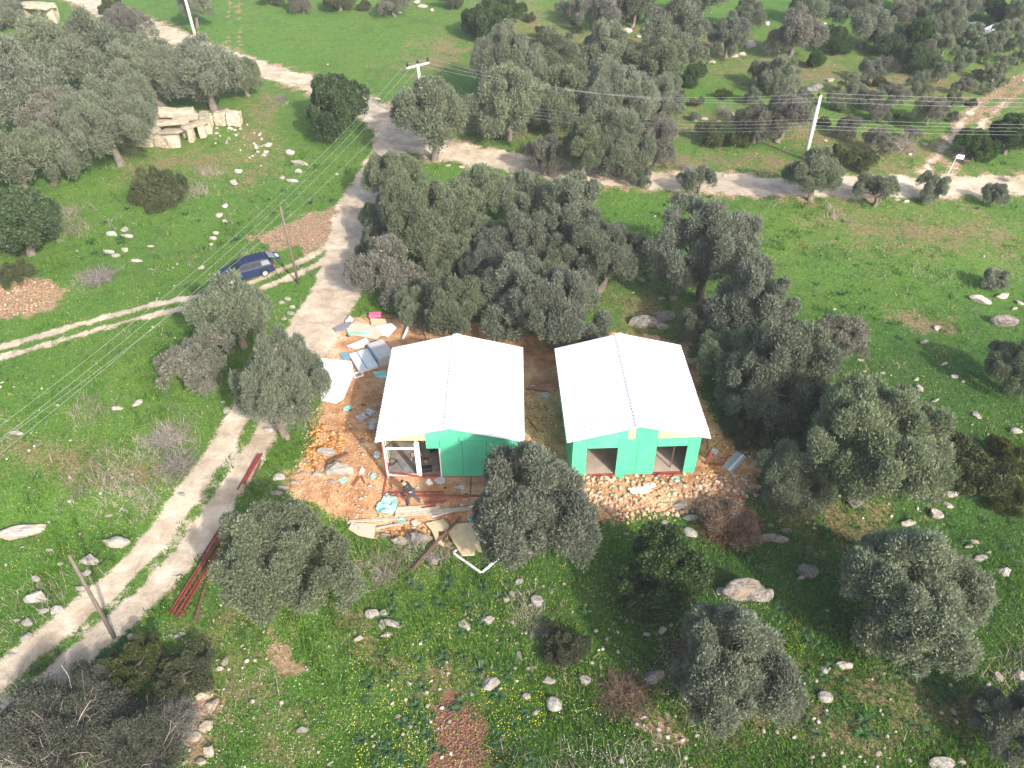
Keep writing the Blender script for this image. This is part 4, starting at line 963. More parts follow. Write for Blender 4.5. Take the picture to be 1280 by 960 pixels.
# ------------------------------------------------------------------ stone ruins
def block_mesh(name, seed, m):
    rng = np.random.default_rng(seed); bm = bmesh.new(); bmesh.ops.create_cube(bm, size=2.0)
    bmesh.ops.subdivide_edges(bm, edges=bm.edges[:], cuts=4, use_grid_fill=True)
    for v in bm.verts:
        c = np.array(v.co); l = np.abs(c).max(); c2 = c / (1 + 0.10 * (np.sort(np.abs(c))[1] ** 4))
        k = 0.90 + 0.16 * float(vnoise(c[0] * 1.3 + c[2] * .9, c[1] * 1.3 - c[2] * .8, 1.0, seed)) + 0.05 * float(vnoise(c[0] * 4, c[1] * 4 + c[2] * 4, 1.0, seed + 3))
        v.co = c2 * k + rng.normal(size=3) * 0.012
    me = bpy.data.meshes.new(name); bm.to_mesh(me); bm.free(); me.materials.append(m); return me
BLK = [block_mesh('stone_block', k, M['ruin']) for k in range(5)]
def ruin(name, label, px, py, rz, blocks):
    g = W(px, py); t = thing(name, label, 'ruin', g, rz)
    for i, (x, y, z, sx, sy, sz, a, ty, tx) in enumerate(blocks):
        j = random.uniform; w_ = 1.0 if 'small' in label else 0.78
        link('stone_block', BLK[i % 5], None, t, (x + j(-.12, .12), y + j(-.12, .12), z * w_), (tx + j(-.12, .12), ty + j(-.14, .14), a + j(-.22, .22)), (sx / 2 * j(.9, 1.12), sy / 2, sz / 2 * w_ * j(.8, 1.1)))
    return t
ruin('stone_ruin', 'roofless ruin of big pale stone blocks and slabs beside the left olives', 222, 172, 0.12, [
    # front wall, left to right, then slabs on top, side walls, heap behind
    (-2.5, -1.5, 0.75, 1.9, 0.8, 1.5, .05, 0, 0), (-0.9, -1.7, 0.65, 1.2, 0.9, 1.4, -.1, 0, 0), (0.25, -1.9, 0.7, 1.1, 0.9, 1.6, .1, 0, .05), (-3.4, -0.6, 0.6, 0.8, 1.7, 1.3, .1, 0, 0),
    (1.5, -0.9, 0.7, 0.5, 0.7, 1.5, 0, 0, 0), (2.3, -0.2, 0.8, 0.6, 0.9, 1.7, .2, 0, 0), (2.6, 1.0, 0.8, 0.8, 1.3, 1.6, .1, 0, 0), (2.2, 2.2, 0.7, 1.3, 0.8, 1.5, .1, 0, 0), (0.6, 2.7, 0.8, 1.8, 0.8, 1.7, -.05, 0, 0),
    (-1.3, 2.8, 0.9, 1.9, 0.9, 1.9, .05, 0, 0), (-3.0, 2.4, 0.7, 1.5, 0.9, 1.5, .15, 0, 0), (-3.6, 1.0, 0.65, 0.8, 1.4, 1.3, 0, 0, 0),
    (-2.2, -1.3, 1.68, 2.6, 0.75, 0.42, .02, .03, 0), (0.0, -1.6, 1.62, 2.3, 0.8, 0.4, -.06, .04, 0), (1.9, -0.3, 1.72, 2.6, 0.7, 0.4, .75, -.05, 0), (2.4, 1.3, 1.78, 0.9, 1.8, 0.4, .1, 0, 0),
    (-0.6, 0.3, 1.62, 3.4, 0.75, 0.38, .35, .05, 0), (-1.8, 0.9, 1.5, 2.6, 0.7, 0.4, .2, -.05, 0), (0.9, 1.2, 1.62, 2.6, 0.8, 0.4, .3, .04, 0), (-2.7, 1.9, 1.6, 2.3, 0.8, 0.5, .1, 0, 0),
    (-0.9, 2.3, 1.9, 1.8, 1.0, 0.7, .3, .05, 0), (0.7, 2.4, 1.85, 1.4, 0.8, 0.6, -.1, 0, 0),
    (-2.2, -0.2, 0.4, 1.3, 1.2, 0.8, .3, 0, 0), (0.9, 0.3, 0.4, 1.1, 1.0, 0.8, .6, 0, 0), (-0.6, 1.5, 0.5, 1.4, 1.0, 1.0, .2, 0, 0),
    (3.7, 2.6, 0.7, 1.1, 0.9, 1.5, -.1, .05, 0), (4.9, 2.2, 0.8, 1.2, 1.1, 1.5, -.25, .03, 0), (4.0, 3.1, 1.2, 0.8, 0.6, 0.6, .3, 0, 0)])
ruin('stone_ruin', 'small ruin with a flat white slab on two stones at the top left corner', 52, 30, 0.0, [
    (-1.7, 0.0, 0.9, 1.2, 1.4, 1.9, 0, 0, 0), (1.6, 0.3, 0.9, 1.0, 1.2, 1.8, 0, 0, 0), (0.3, 1.4, 0.9, 2.6, 0.6, 1.8, 0, 0, 0), (0.1, 0.2, 2.1, 4.4, 2.2, 0.55, .05, .03, 0), (-2.9, -0.8, 0.5, 1.2, 1.2, 1.0, .3, 0, 0)])

# ------------------------------------------------------------------ the two houses
def house(label, cx, y0, ang, w, d, left):
    t = thing('house', label, 'house', (cx, y0, 0.0), ang)
    hw = w / 2; EV = 2.62; z0 = 0.10; TH = 0.10
    rise = 0.92; ov = 0.22 if left else 0.34; ovf = 0.42; RW = hw + ov
    ev_top = 2.86; sl = rise / RW
    roofz = lambda x: ev_top + rise - abs(x) * sl             # underside of the sheets
    # base frame and floor
    B = MB()
    for a, b in (((-hw, 0.03, .03), (hw, 0.03, .03)), ((-hw, d - .03, .03), (hw, d - .03, .03)), ((-hw + .03, .09, .03), (-hw + .03, d - .09, .03)), ((hw - .03, .09, .03), (hw - .03, d - .09, .03))): B.bar(a, b, 0.09, 0.13)
    for k in range(1, 6): B.bar((-hw + .09, d * k / 6, .02), (hw - .09, d * k / 6, .02), 0.05, 0.10)
    B.build('base_frame', M['red'], t)
    for i in range(5):
        for j in range(3):
            x0 = -hw + .08 + (w - .16) * i / 5; x1 = -hw + .08 + (w - .16) * (i + 1) / 5 - .006; ya = .09 + (d - .18) * j / 3; yb = .09 + (d - .18) * (j + 1) / 3 - .006
            MB().box(x0, x1, ya, yb, 0.10, 0.122 + 0.001 * ((i + j) % 2)).build('floor_board', M['greyfloor' if left else 'floor'], t)
    # wall boards
    def board(x0, x1, za, zb, m, y=0.0, nm='wall_board'):
        MB().box(x0 + .008, x1 - .008, y - TH / 2, y + TH / 2, za + .005, zb - .005).build(nm, m, t)
    def side_boards(x, skip=()):
        n = 6
        for k in range(n):
            if k in skip: continue
            MB().box(x - .05, x + .05, d * k / n + .053, d * (k + 1) / n - .003 - (.05 if k == n - 1 else 0), z0, EV).build('wall_board', M['green'], t)
            MB().box(x + (-.066 if x > 0 else .054), x + (-.054 if x > 0 else .066), d * k / n + .075, d * (k + 1) / n - .06, z0 + .03, EV - .02).build('lining_board', M['inner'], t)
    def back():
        n = 6
        for k in range(n):
            if k == 2: board(-hw + w * k / n, -hw + w * (k + 1) / n, z0, 0.95, M['green'], d); board(-hw + w * k / n, -hw + w * (k + 1) / n, 2.0, EV, M['green'], d); continue
            board(-hw + w * k / n, -hw + w * (k + 1) / n, z0, EV, M['green'], d)
            MB().box(-hw + w * k / n + .06, -hw + w * (k + 1) / n - .06, d - .068, d - .056, z0 + .03, EV - .02).build('lining_board', M['inner'], t)
    back(); side_boards(hw); side_boards(-hw, (0,) if left else ())
    fl = 0
    def gable(x0, x1, m, y=0.0, yo=0.0):
        """triangle or trapezium board between wall top and roof"""
        pts = [(x0 + .003, EV + .004), (x1 - .003, EV + .004), (x1 - .003, roofz(x1) - .02)]
        if x0 < 0 < x1: pts.append((0, roofz(0) - .02))
        pts.append((x0 + .003, roofz(x0) - .02))
        mx = Matrix(((1, 0, 0, 0), (0, 0, -1, y), (0, 1, 0, 0), (0, 0, 0, 1)))
        MB().prism(pts, -TH / 2 + yo, TH / 2 + yo, mx).build('gable_board', m, t)
    if left:
        X = lambda v: v + 3.0                       # world x -> house x (centre at -3.0)
        # open timber/steel bay on the left, door bay, green boards to the right
        for a, b in ((X(-3.54), X(-2.45)), (X(-2.45), X(-1.25)), (X(-1.25), X(-0.05)), (X(-0.05), hw)): board(a, b, z0, EV, M['green'])
        board(X(-4.22), X(-3.54), 2.08, EV, M['green'])
        MB().box(X(-4.80), X(-4.56), -.06, .05, z0, 2.42).build('door_post', M['whitepaint'], t)
        MB().box(X(-4.78), X(-4.60), -.03, .04, 2.423, EV + .3).build('door_post', M['tan'], t)
        fr = thing_part = MB()
        fr.box(X(-6.33), X(-6.25), -.05, .03, z0, 2.08); fr.box(X(-6.245), X(-4.805), -.05, .03, 2.0, 2.08); fr.box(X(-6.245), X(-4.805), -.05, .03, z0, z0 + .1)
        fr.build('window_frame', M['whitepaint'], t)
        MB().box(X(-3.60), X(-3.545), -.055, .03, z0, 2.05).build('door_jamb', M['whitepaint'], t)
        for k, (xx, mm) in enumerate(((-hw + .02, 'red'), (-hw + .10, 'whitepaint'))):
            MB().box(xx - .03, xx + .03, -.10 - .03 * k, -.04 - .03 * k, -.25, EV).build('corner_post', M[mm], t)
        for k in range(1, 6): MB().box(-hw - .03, -hw + .03, .2 * k, .2 * k + .04, z0, EV).build('stud', M['red'] if k % 2 else M['whitepaint'], t)
        MB().bar((-hw + .12, .0, 2.1), (-hw + .75, .0, 2.55), .04).build('brace', M['rust'], t)
        MB().bar((-hw + .3, -.02, .27), (X(-4.7), -.08, .16), .07).build('loose_bar', M['red'], t)
        for k in range(7): MB().bar((-hw + .1, .35 + .9 * k, 2.60), (hw - .1, .35 + .9 * k, 2.60), .05, .08).build('ceiling_joist', M['red'], t)
        gable(-hw, X(-5.2), M['tan']); gable(X(-5.2), X(-4.22), M['tan']); gable(X(-4.22), X(-3.0), M['greens']); gable(X(-3.0), X(-1.6), M['greens']); gable(X(-1.6), X(-0.3), M['green']); gable(X(-0.3), hw, M['green'])
    else:
        o1, o2, o3, o4 = -hw + .72, -hw + 2.24, -hw + 4.18, -hw + 5.70
        ZT = 2.05
        board(-hw, o1, z0, EV, M['greens']); board(o1, o2, ZT, EV, M['greens']); board(o2, o2 + 1.0, z0, EV, M['green']); board(o2 + 1.0, o3, z0, EV, M['green']); board(o3, o4, ZT, EV, M['greens']); board(o4, hw, z0, EV, M['green'])
        for k in range(6): gable(-hw + w * k / 6, -hw + w * (k + 1) / 6, M['greens'] if k in (0, 1, 2) else M['green']) if k not in (2, 3, 4, 5) else None
        gable(-hw + w * 2 / 6, -.46, M['greens']); gable(-.46, -.12, M['tan']); gable(-.12, 1.0, M['green']); gable(1.0, hw * .93, M['tan'])
        for a, b in ((o1, o2), (o3, o4)): MB().box(a, b, -.075, -.053, .0, .10).build('door_sill', M['redbar'], t)
        MB().bar((o4 - .55, .35, .12), (o4 - .5, .35, 2.6), .05).build('inner_post', M['rust'], t)
        MB().bar((o1 + .9, 1.4, .9), (o1 + 1.5, 1.2, 1.9), .05).build('brace', M['rust'], t)
        MB().bar((o3 + .2, .5, 1.9), (o3 + 1.0, .4, 2.5), .05).build('brace', M['rust'], t)
    gable(-hw, 0, M['green'], d); gable(0, hw, M['green'], d)
    # roof: ribbed white sheets, one metre wide, laid from ridge to eave
    L = d + 2 * ovf; n = 8; pw = L / n; sheets = {}
    slen = math.hypot(RW, rise)
    def sheet_mesh():
        nr = 4; prof = []
        for k in range(nr):
            a = pw * k / nr; q = pw / nr
            prof += [(a, 0), (a + q * .62, 0), (a + q * .72, .036), (a + q * .90, .036)]
        prof.append((pw + 0.0, 0))
        prof = [(min(p, pw), z) for p, z in prof]
        vs = []; fs = []
        for s in (0, slen):
            for y, z in prof: vs.append((s, y, z + .03))
            for y, z in prof: vs.append((s, y, z * 0 - .012 + 0.0))
        m = len(prof)
        for k in range(m - 1):
            fs += [(k, k + 1, 2 * m + k + 1, 2 * m + k), (m + k, 3 * m + k, 3 * m + k + 1, m + k + 1), (k, m + k, m + k + 1, k + 1), (2 * m + k, 2 * m + k + 1, 3 * m + k + 1, 3 * m + k)]
        fs += [(0, 2 * m, 3 * m, m), (m - 1, 2 * m - 1, 4 * m - 1, 3 * m - 1)]
        me = bpy.data.meshes.new('roof_sheet'); me.from_pydata(vs, [], fs); me.update()
        bm = bmesh.new(); bm.from_mesh(me); bmesh.ops.recalc_face_normals(bm, faces=bm.faces); bm.to_mesh(me); bm.free()
        me.materials.append(M['white']); return me
    sm = sheet_mesh(); ra = math.atan2(rise, RW)
    for k in range(n):
        link('roof_sheet', sm, None, t, (0, -ovf + pw * k, ev_top + rise), (0, ra, 0))
        link('roof_sheet', sm, None, t, (0, -ovf + pw * (k + 1), ev_top + rise), (0, ra, math.pi))
    rc = MB()
    zr = ev_top + rise + 0.072
    for s in (-1, 1):
        rc.add([(0, -ovf - .02, zr), (s * .24, -ovf - .02, zr - .24 * sl), (s * .24, d + ovf + .02, zr - .24 * sl), (0, d + ovf + .02, zr), (0, -ovf - .02, zr + .006), (s * .24, -ovf - .02, zr + .006 - .24 * sl), (s * .24, d + ovf + .02, zr + .006 - .24 * sl), (0, d + ovf + .02, zr + .006)],
               [(0, 1, 2, 3), (4, 5, 6, 7), (0, 1, 5, 4), (1, 2, 6, 5), (2, 3, 7, 6)])
    rc.build('ridge_cap', M['white'], t)
    for s in (-1, 1):
        for k in range(4):
            x = s * (RW * (.08 + .29 * k)); 
            MB().bar((x, -ovf + .06, roofz(x) - .045 - .035), (x, d + ovf - .06, roofz(x) - .045 - .035), .05, .06).build('purlin', M['red'], t)
    return t
house('unfinished cabin on the left, white ribbed roof, green boards and an open white-framed bay', -3.0, 27.86, 0.0, 6.75, 6.55, True)
house('unfinished cabin on the right, white ribbed roof, bright green front with two door openings', 6.12, 27.98, math.radians(2.4), 6.3, 6.5, False)

# veranda frame in front of the left house
vf = thing('veranda_frame', 'red steel base frame of a veranda on short legs in front of the left house', 'steel frame', (0, 0, 0))
a, b = W(478, 614, .45), W(628, 614, .45); yv = a.y; zv = 0.04
MB().bar((a.x, yv, zv), (b.x, yv, zv), .08, .08).build('beam', M['red'], vf)
for x in (a.x, -3.4, b.x - 1.6):
    MB().bar((x, yv + .045, zv - .002), (x, 27.8, zv - .002), .07, .07).build('beam', M['red'], vf) if x != -3.4 else None
for x in (a.x + .02, -2.3, b.x - .4): MB().bar((x, yv, zv - .045), (x, yv, -.50), .06).build('leg', M['rust'], vf)
MB().bar((a.x - .02, 27.75, .02), (a.x - .02, 27.75, -.5), .06).build('leg', M['rust'], vf)
MB().bar((a.x + .3, yv + .12, zv + .075), (a.x + 3.0, yv + .2, zv + .075), .06).build('loose_beam', M['redbar'], vf)

# things inside the left house
def on(px, py, z, y=None): 
    dx = (px - 640) / F_PX; v = (480 - py) / F_PX; d = Vector((dx, CP + v * SP, -SP + v * CP)); return Vector((0, 0, H)) + d * ((H - z) / -d.z)
p = on(504, 583, .13)
mb = MB(); mb.prism([(-.12, -.28), (.12, -.26), (.10, .30), (-.14, .26)], 0, .10); mb.prism([(-.10, .26), (.08, .28), (.05, .48), (-.06, .46)], .0, .07)
tag(mb.build('cloth_bag', M['bluegrey'], None, .03, loc=p, rot=(0, 0, .7)), 'flat blue-grey bag on the floor inside the white window frame', 'bag')
p = on(534, 588, .13); c = thing('tool_case', 'black tool case on the floor inside the door opening of the left house', 'tool case', p, .2)
MB().box(-.26, .26, -.15, .15, 0, .20).build('case_body', M['black'], c, .02); MB().box(-.25, .25, -.14, .14, .204, .25).build('lid', M['black'], c, .02); MB().bar((-.08, -.17, .17), (.08, -.17, .17), .03).build('handle', M['black'], c)
p = on(490, 578, .13); mb = MB()
for k in range(3): mb.tube([(math.cos(t) * (.2 + .03 * k), math.sin(t) * (.26 - .04 * k), .03 + .03 * k) for t in [i * 2 * math.pi / 14 for i in range(15)]], .014, 5)
tag(mb.build('cable_coil', M['black'], None, loc=p), 'coil of dark cable on the floor behind the white window frame', 'cable')

# ------------------------------------------------------------------ person
def skinned(name, verts, edges, radii, m, parent, sub=2, root=0):
    me = bpy.data.meshes.new(name); me.from_pydata(verts, edges, []); me.update()
    o = link(name, me, m, parent)
    o.modifiers.new('skin', 'SKIN'); 
    for i, r in enumerate(radii):
        rr = r if isinstance(r, tuple) else (r, r)
        me.skin_vertices[0].data[i].radius = rr
    me.skin_vertices[0].data[root].use_root = True
    s = o.modifiers.new('sub', 'SUBSURF'); s.levels = sub; s.render_levels = sub
    return o
pf = W(516, 630)
per = thing('person', 'person in dark jacket and grey jeans walking bent forward in front of the left house', 'person', (pf.x, pf.y, pf.z), math.pi)
# person faces local +x (turned to the photo's left); z up
V_ = [(0, 0, .93), (.06, 0, 1.10), (.18, 0, 1.32), (.27, 0, 1.43), (.34, 0, 1.52), (.40, 0, 1.62),                              # pelvis, waist, chest, neck base, neck, head
      (.02, .09, .88), (.20, .11, .50), (.16, .11, .09), (.31, .11, .05),                                                     # leading leg
      (-.02, -.09, .88), (-.10, -.11, .50), (-.36, -.11, .16), (-.27, -.11, .05),                                              # trailing leg
      (.22, .19, 1.36), (.33, .25, 1.10), (.52, .20, .95), (.22, -.19, 1.36), (.10, -.27, 1.10), (.28, -.26, .90)]
E_ = [(0, 1), (1, 2), (2, 3), (3, 4), (4, 5), (0, 6), (6, 7), (7, 8), (8, 9), (0, 10), (10, 11), (11, 12), (12, 13), (3, 14), (14, 15), (15, 16), (3, 17), (17, 18), (18, 19)]
R_ = [.13, .13, (.15, .16), .09, .055, .09, .10, .07, .045, .04, .10, .07, .045, .04, .065, .045, .03, .065, .045, .03]
skinned('body', V_, E_, R_, M['skin'], per)
skinned('jacket', [V_[0], V_[1], V_[2], V_[3], V_[14], V_[15], tuple(np.array(V_[16]) * .9 + np.array(V_[15]) * .1), V_[17], V_[18], tuple(np.array(V_[19]) * .9 + np.array(V_[18]) * .1)], [(0, 1), (1, 2), (2, 3), (3, 4), (4, 5), (5, 6), (3, 7), (7, 8), (8, 9)],
        [(.15, .17), (.155, .16), (.17, .19), .12, .085, .062, .05, .085, .062, .05], M['jacket'], per)
skinned('trousers', [(0, 0, .95), V_[6], V_[7], V_[8], V_[10], V_[11], V_[12]], [(0, 1), (1, 2), (2, 3), (0, 4), (4, 5), (5, 6)], [.15, .115, .085, .065, .115, .085, .065], M['jeans'], per)
for a_, b_ in ((V_[8], V_[9]), (V_[12], V_[13])): skinned('shoe', [a_, b_], [(0, 1)], [(.06, .055), (.045, .04)], M['black'], per)
skinned('hair', [(.37, 0, 1.60), (.385, 0, 1.67), (.43, 0, 1.70)], [(0, 1), (1, 2)], [.085, .10, .07], M['hair'], per)
for hx in (V_[16], V_[19]):
    for k in range(5):
        o_ = (k - 2) * .018; L_ = (.05, .075, .08, .07, .055)[k]
        skinned('finger', [(hx[0] + .02, hx[1] + o_, hx[2] - .01), (hx[0] + .03 + L_ * .5, hx[1] + o_ * 1.2, hx[2] - .03), (hx[0] + .035 + L_ * .8, hx[1] + o_ * 1.2, hx[2] - .03 - L_ * .6)], [(0, 1), (1, 2)], [.010, .009, .008], M['skin'], per, 1)

# ------------------------------------------------------------------ car
def car():
    p = W(309, 345); head = math.atan2(-1.24, -2.2)
    t = thing('parked_car', 'dark blue estate car with its tailgate open, parked on the grass lane', 'car', (p.x, p.y, p.z), head)
    t.scale = (.85, .85, .85)
    # local: +x forward, length 4.2
    Wd = 0.83
    def shell(prof, hw_lo, hw_hi, zlo, zhi, nm, m, bev=.035):
        n = len(prof); vs = []
        for s in (-1, 1):
            for x, z in prof:
                k = (z - zlo) / (zhi - zlo); vs.append((x, s * (hw_lo + (hw_hi - hw_lo) * k), z))
        fs = [tuple(range(n)), tuple(range(2 * n - 1, n - 1, -1))] + [(i, i + n, (i + 1) % n + n, (i + 1) % n) for i in range(n)]
        return MB().add(vs, fs).build(nm, m, t, bev, False)
    body = [(-2.08, .30), (-2.12, .55), (-2.06, .88), (-1.9, .92), (1.0, .90), (1.75, .80), (2.02, .66), (2.08, .45), (2.0, .26)]
    arch = lambda cx: [(cx + .36 * math.cos(a), .30 + .36 * math.sin(a)) for a in [math.pi * k / 6 for k in range(7)]]
    prof = body + arch(1.28) + [(.6, .22), (-.7, .22)] + arch(-1.28)
    shell(prof, Wd, Wd - .03, .2, .95, 'body', M['bluepaint'], .02)
    cab = [(-2.0, .92), (-1.78, 1.40), (-1.5, 1.43), (.15, 1.43), (.40, 1.38), (1.02, .90)]
    shell(cab, .78, .60, .9, 1.43, 'cabin', M['bluepaint'], 0)
    def pane(poly, s, nm='window', m=None, off=.008):
        vs = []
        for o in (0, off):
            for x, z in poly:
                k = (z - .9) / .53; vs.append((x, s * (.78 - .18 * k + .004 + o), z))
        n = len(poly)
        MB().add(vs, [tuple(range(n)), tuple(range(n, 2 * n))] + [(i, (i + 1) % n, (i + 1) % n + n, i + n) for i in range(n)]).build(nm, m or M['glass'], t)
    for s in (-1, 1):
        pane([(-1.86, 1.0), (-1.2, 1.0), (-1.2, 1.34), (-1.72, 1.34)], s, m=M['paleglass']); pane([(-1.12, 1.0), (-.30, 1.0), (-.30, 1.34), (-1.12, 1.34)], s); pane([(-.22, 1.0), (.72, 1.0), (.30, 1.34), (-.22, 1.34)], s)
    MB().add([(.98, -.68, .96), (.98, .68, .96), (.46, .56, 1.36), (.46, -.56, 1.36), (1.0, -.68, .965), (1.0, .68, .965), (.48, .56, 1.365), (.48, -.56, 1.365)], [(0, 1, 2, 3), (4, 5, 6, 7), (0, 1, 5, 4), (1, 2, 6, 5), (2, 3, 7, 6), (3, 0, 4, 7)]).build('windscreen', M['glass'], t)
    # opening behind, hatch raised
    MB().box(-2.10, -1.96, -.60, .60, .60, 1.30).build('boot_opening', M['black'], t)
    hg = MB(); hx = Matrix.Translation((-1.80, 0, 1.43)) @ Matrix.Rotation(math.radians(-22), 4, 'Y')
    hg.box(-1.05, 0, -.62, .62, 0, .06, hx); ho = hg.build('tailgate', M['bluepaint'], t, .02)
    MB().box(-.62, -.08, -.50, .50, -.012, -.004, hx).build('rear_window', M['paleglass'], ho); MB().box(-.62, -.08, -.50, .50, .064, .074, hx).build('rear_window', M['paleglass'], ho)
    MB().box(-.98, -.74, -.24, .24, .064, .075, hx).build('number_plate', M['straw'], ho)
    for s in (-1, 1): MB().bar((-2.0, s * .55, 1.0), hx @ Vector((-.5, s * .55, 0)), .02).build('gas_strut', M['black'], ho)
    for s in (-1, 1):
        MB().tube([(.1, s * .56, 1.47), (-1.5, s * .56, 1.47)], .02, 6).build('roof_rail', M['black'], t)
        MB().box(-2.13, -2.06, s * .80 - .07, s * .80 + .02, .60, .86).build('tail_light', M['lamp'], t)
        MB().box(1.98, 2.06, s * .62 - .14, s * .62 + .14, .60, .72).build('headlight', M['paleglass'], t)
        MB().box(.62, .74, s * .88 - .09, s * .88 + .09, .93, 1.05).build('wing_mirror', M['bluepaint'], t, .02)
    for k in range(5): MB().bar((.0 - .38 * k, -.60, 1.50), (.0 - .38 * k, .60, 1.50), .05, .025).build('roof_bar', M['black'], t)
    MB().box(-2.18, -2.09, -.80, .80, .34, .52).build('bumper', M['bluepaint'], t, .03); MB().box(2.05, 2.16, -.78, .78, .30, .50).build('bumper', M['bluepaint'], t, .03)
    for cx in (-1.28, 1.28):
        for s in (-1, 1):
            w = MB(); w.tube([(cx, s * .62, .30), (cx, s * .84, .30)], .30, 20); wo = w.build('wheel', M['tyre'], t, .02)
            r = MB(); r.tube([(cx, s * .835, .30), (cx, s * .853, .30)], .20, 16); r.build('rim', M['rim'], wo)
            h = MB(); h.tube([(cx, s * .850, .30), (cx, s * .862, .30)], .05, 10); h.build('hub_cap', M['greyboard'], wo)
car()

# ------------------------------------------------------------------ poles, wires, sign
def pole_pts(px, py, topx, topy):
    """foot on the ground, top on the line of sight, standing upright: returns foot and height"""
    f = W(px, py); u = (480 - topy) / F_PX; d = Vector(((topx - 640) / F_PX, CP + u * SP, -SP + u * CP))
    k = f.y / d.y; top = Vector((0, 0, H)) + d * k
    return f, top
def timber_pole(px, py, tx, ty, label):
    f, top = pole_pts(px, py, tx, ty)
    t = thing('utility_pole', label, 'pole', f)
    q = top - f
    MB().tube([(0, 0, -.3), q * .5, q], [.095, .08, .065], 10).build('shaft', M['pole'], t, smooth=True)
    MB().tube([q, q + Vector((0, 0, .03))], [.085, .05], 10).build('pole_cap', M['rust'], t)
    return t
timber_pole(373, 354, 350, 258, 'bare brown wooden pole standing beside the blue car')
timber_pole(143, 797, 86, 694, 'leaning brown wooden pole at the edge of the lower dirt track')
def conc_pole(px, py, tx, ty, label, arm, arm_dir, low=False):
    f, top = pole_pts(px, py, tx, ty); t = thing('power_pole', label, 'pole', f); q = top - f
    MB().tube([(0, 0, -.3), q * .5, q], [.19, .16, .12], 10).build('shaft', M['concrete'], t, smooth=True)
    c, s = math.cos(arm_dir), math.sin(arm_dir); outs = []
    if arm > 0:
        a_ = q + Vector((-c * arm, -s * arm, -.12)); b_ = q + Vector((c * arm, s * arm, -.12)); MB().bar(a_, b_, .14, .12).build('crossarm', M['concrete'], t)
        for k in (-1, 0, 1):
            p = q + Vector((c * arm * .9 * k, s * arm * .9 * k, -.06))
            MB().tube([p, p + Vector((0, 0, .12)), p + Vector((0, 0, .16)), p + Vector((0, 0, .34)), p + Vector((0, 0, .42))], [.03, .05, .12, .13, .05], 8).build('insulator', M['ceramic'], t); outs.append(f + p + Vector((0, 0, .40)))
        MB().bar(q + Vector((c * .1, s * .1, -1.2)), q + Vector((c * .7, s * .7, -1.2)), .10).build('lower_bracket', M['concrete'], t)
    else:
        for k, z in enumerate((-.1, -.45, -.8)):
            p = q + Vector((c * .16 * (1 if k % 2 else -1), s * .16, z)); MB().tube([p, p + Vector((0, 0, .08)), p + Vector((0, 0, .24)), p + Vector((0, 0, .30))], [.03, .10, .11, .04], 8).build('insulator', M['ceramic'], t); outs.append(f + p + Vector((0, 0, .28)))
    lows = []
    for k in range(4):
        z = -1.9 - .3 * k; p = q * (1 + z / q.length) + Vector((.17, -.05, 0))
        MB().tube([p - Vector((.1, 0, 0)), p, p + Vector((0, 0, .12))], [.03, .06, .05], 6).build('spool_insulator', M['greyboard'], t); lows.append(f + p)
    return t, outs, lows
_, o3, l3 = conc_pole(533, 168, 522, 80, 'white concrete pole with a T crossarm and three insulators behind the junction olive', 1.15, math.radians(38))
_, o4, l4 = conc_pole(1006, 200, 1026, 119, 'white concrete pole standing above the gravel road at the upper right', 0, 0)
_, o5, l5 = conc_pole(244, 45, 228, -14, 'white concrete pole at the top edge of the photo behind the left olives', 0, 0)
def wire(a, b, sag, label, group, r=.008):
    a = Vector(a); b = Vector(b); n = 28
    pts = [a.lerp(b, i / n) - Vector((0, 0, sag * 4 * (i / n) * (1 - i / n))) for i in range(n + 1)]
    o = MB().tube(pts, r, 4, False).build('power_line', M['wire'], None, smooth=True)
    tag(o, label, 'cable', group)
GW = 'power lines across the hillside'
for k in range(3):
    wire(o3[k], o4[k], 1.4, f'{["upper", "middle", "lower"][k]} wire from the T pole to the pole at the upper right', GW)
    e = o4[k] + Vector((52, 1.5, .2)); wire(o4[k], e, .8, f'{["upper", "middle", "lower"][k]} wire running off the right edge from the top of the right-hand pole', GW)
for k in range(4):
    wire(l3[k], l4[k], 1.3, f'{["highest", "second", "third", "lowest"][k]} of the four low wires between the two white poles', GW, .007)
    wire(l4[k], l4[k] + Vector((52, 1.0, .2)), .8, f'{["highest", "second", "third", "lowest"][k]} of the four low wires right of the right-hand white pole', GW, .007)
GL = 'power lines over the left meadow'
ends = [(-60, 548, 5.5), (-60, 568, 5.2), (-60, 590, 5.5), (-60, 602, 5.2)]
for k, (ex, ey, ez) in enumerate([(0, 532, 6), (0, 549, 6), (0, 567, 6), (0, 552, 5.6)]):
    st = [o3[0], o3[1], o3[2], l3[0]][k]
    q1 = on(ex, ey, ez) + Vector((0, 0, 1.6)); e = st + (q1 - st) * 1.35
    wire(st, e, 2.1, f'{["uppermost", "second", "lowermost", "thin middle"][k]} of the pale wires crossing the left meadow', GL, .009)
# direction sign by the road
sp = W(1185, 218); sg = thing('road_sign', 'white arrow sign on a slim post where the farm track meets the road', 'sign', sp, 0, None, .65)
MB().tube([(0, 0, -.2), (.12, 0, 1.2), (.28, 0, 2.5)], .05, 8).build('post', M['concrete'], sg)
MB().prism([(-.06, 0), (.78, -.12), (.86, .16), (.80, .42), (-.04, .50), (-.26, .25)], 0, .05, Matrix(((1, 0, 0, .32), (0, .1, -1, -.06), (0, 1, .1, 2.2), (0, 0, 0, 1)))).build('sign_board', M['straw'], sg)
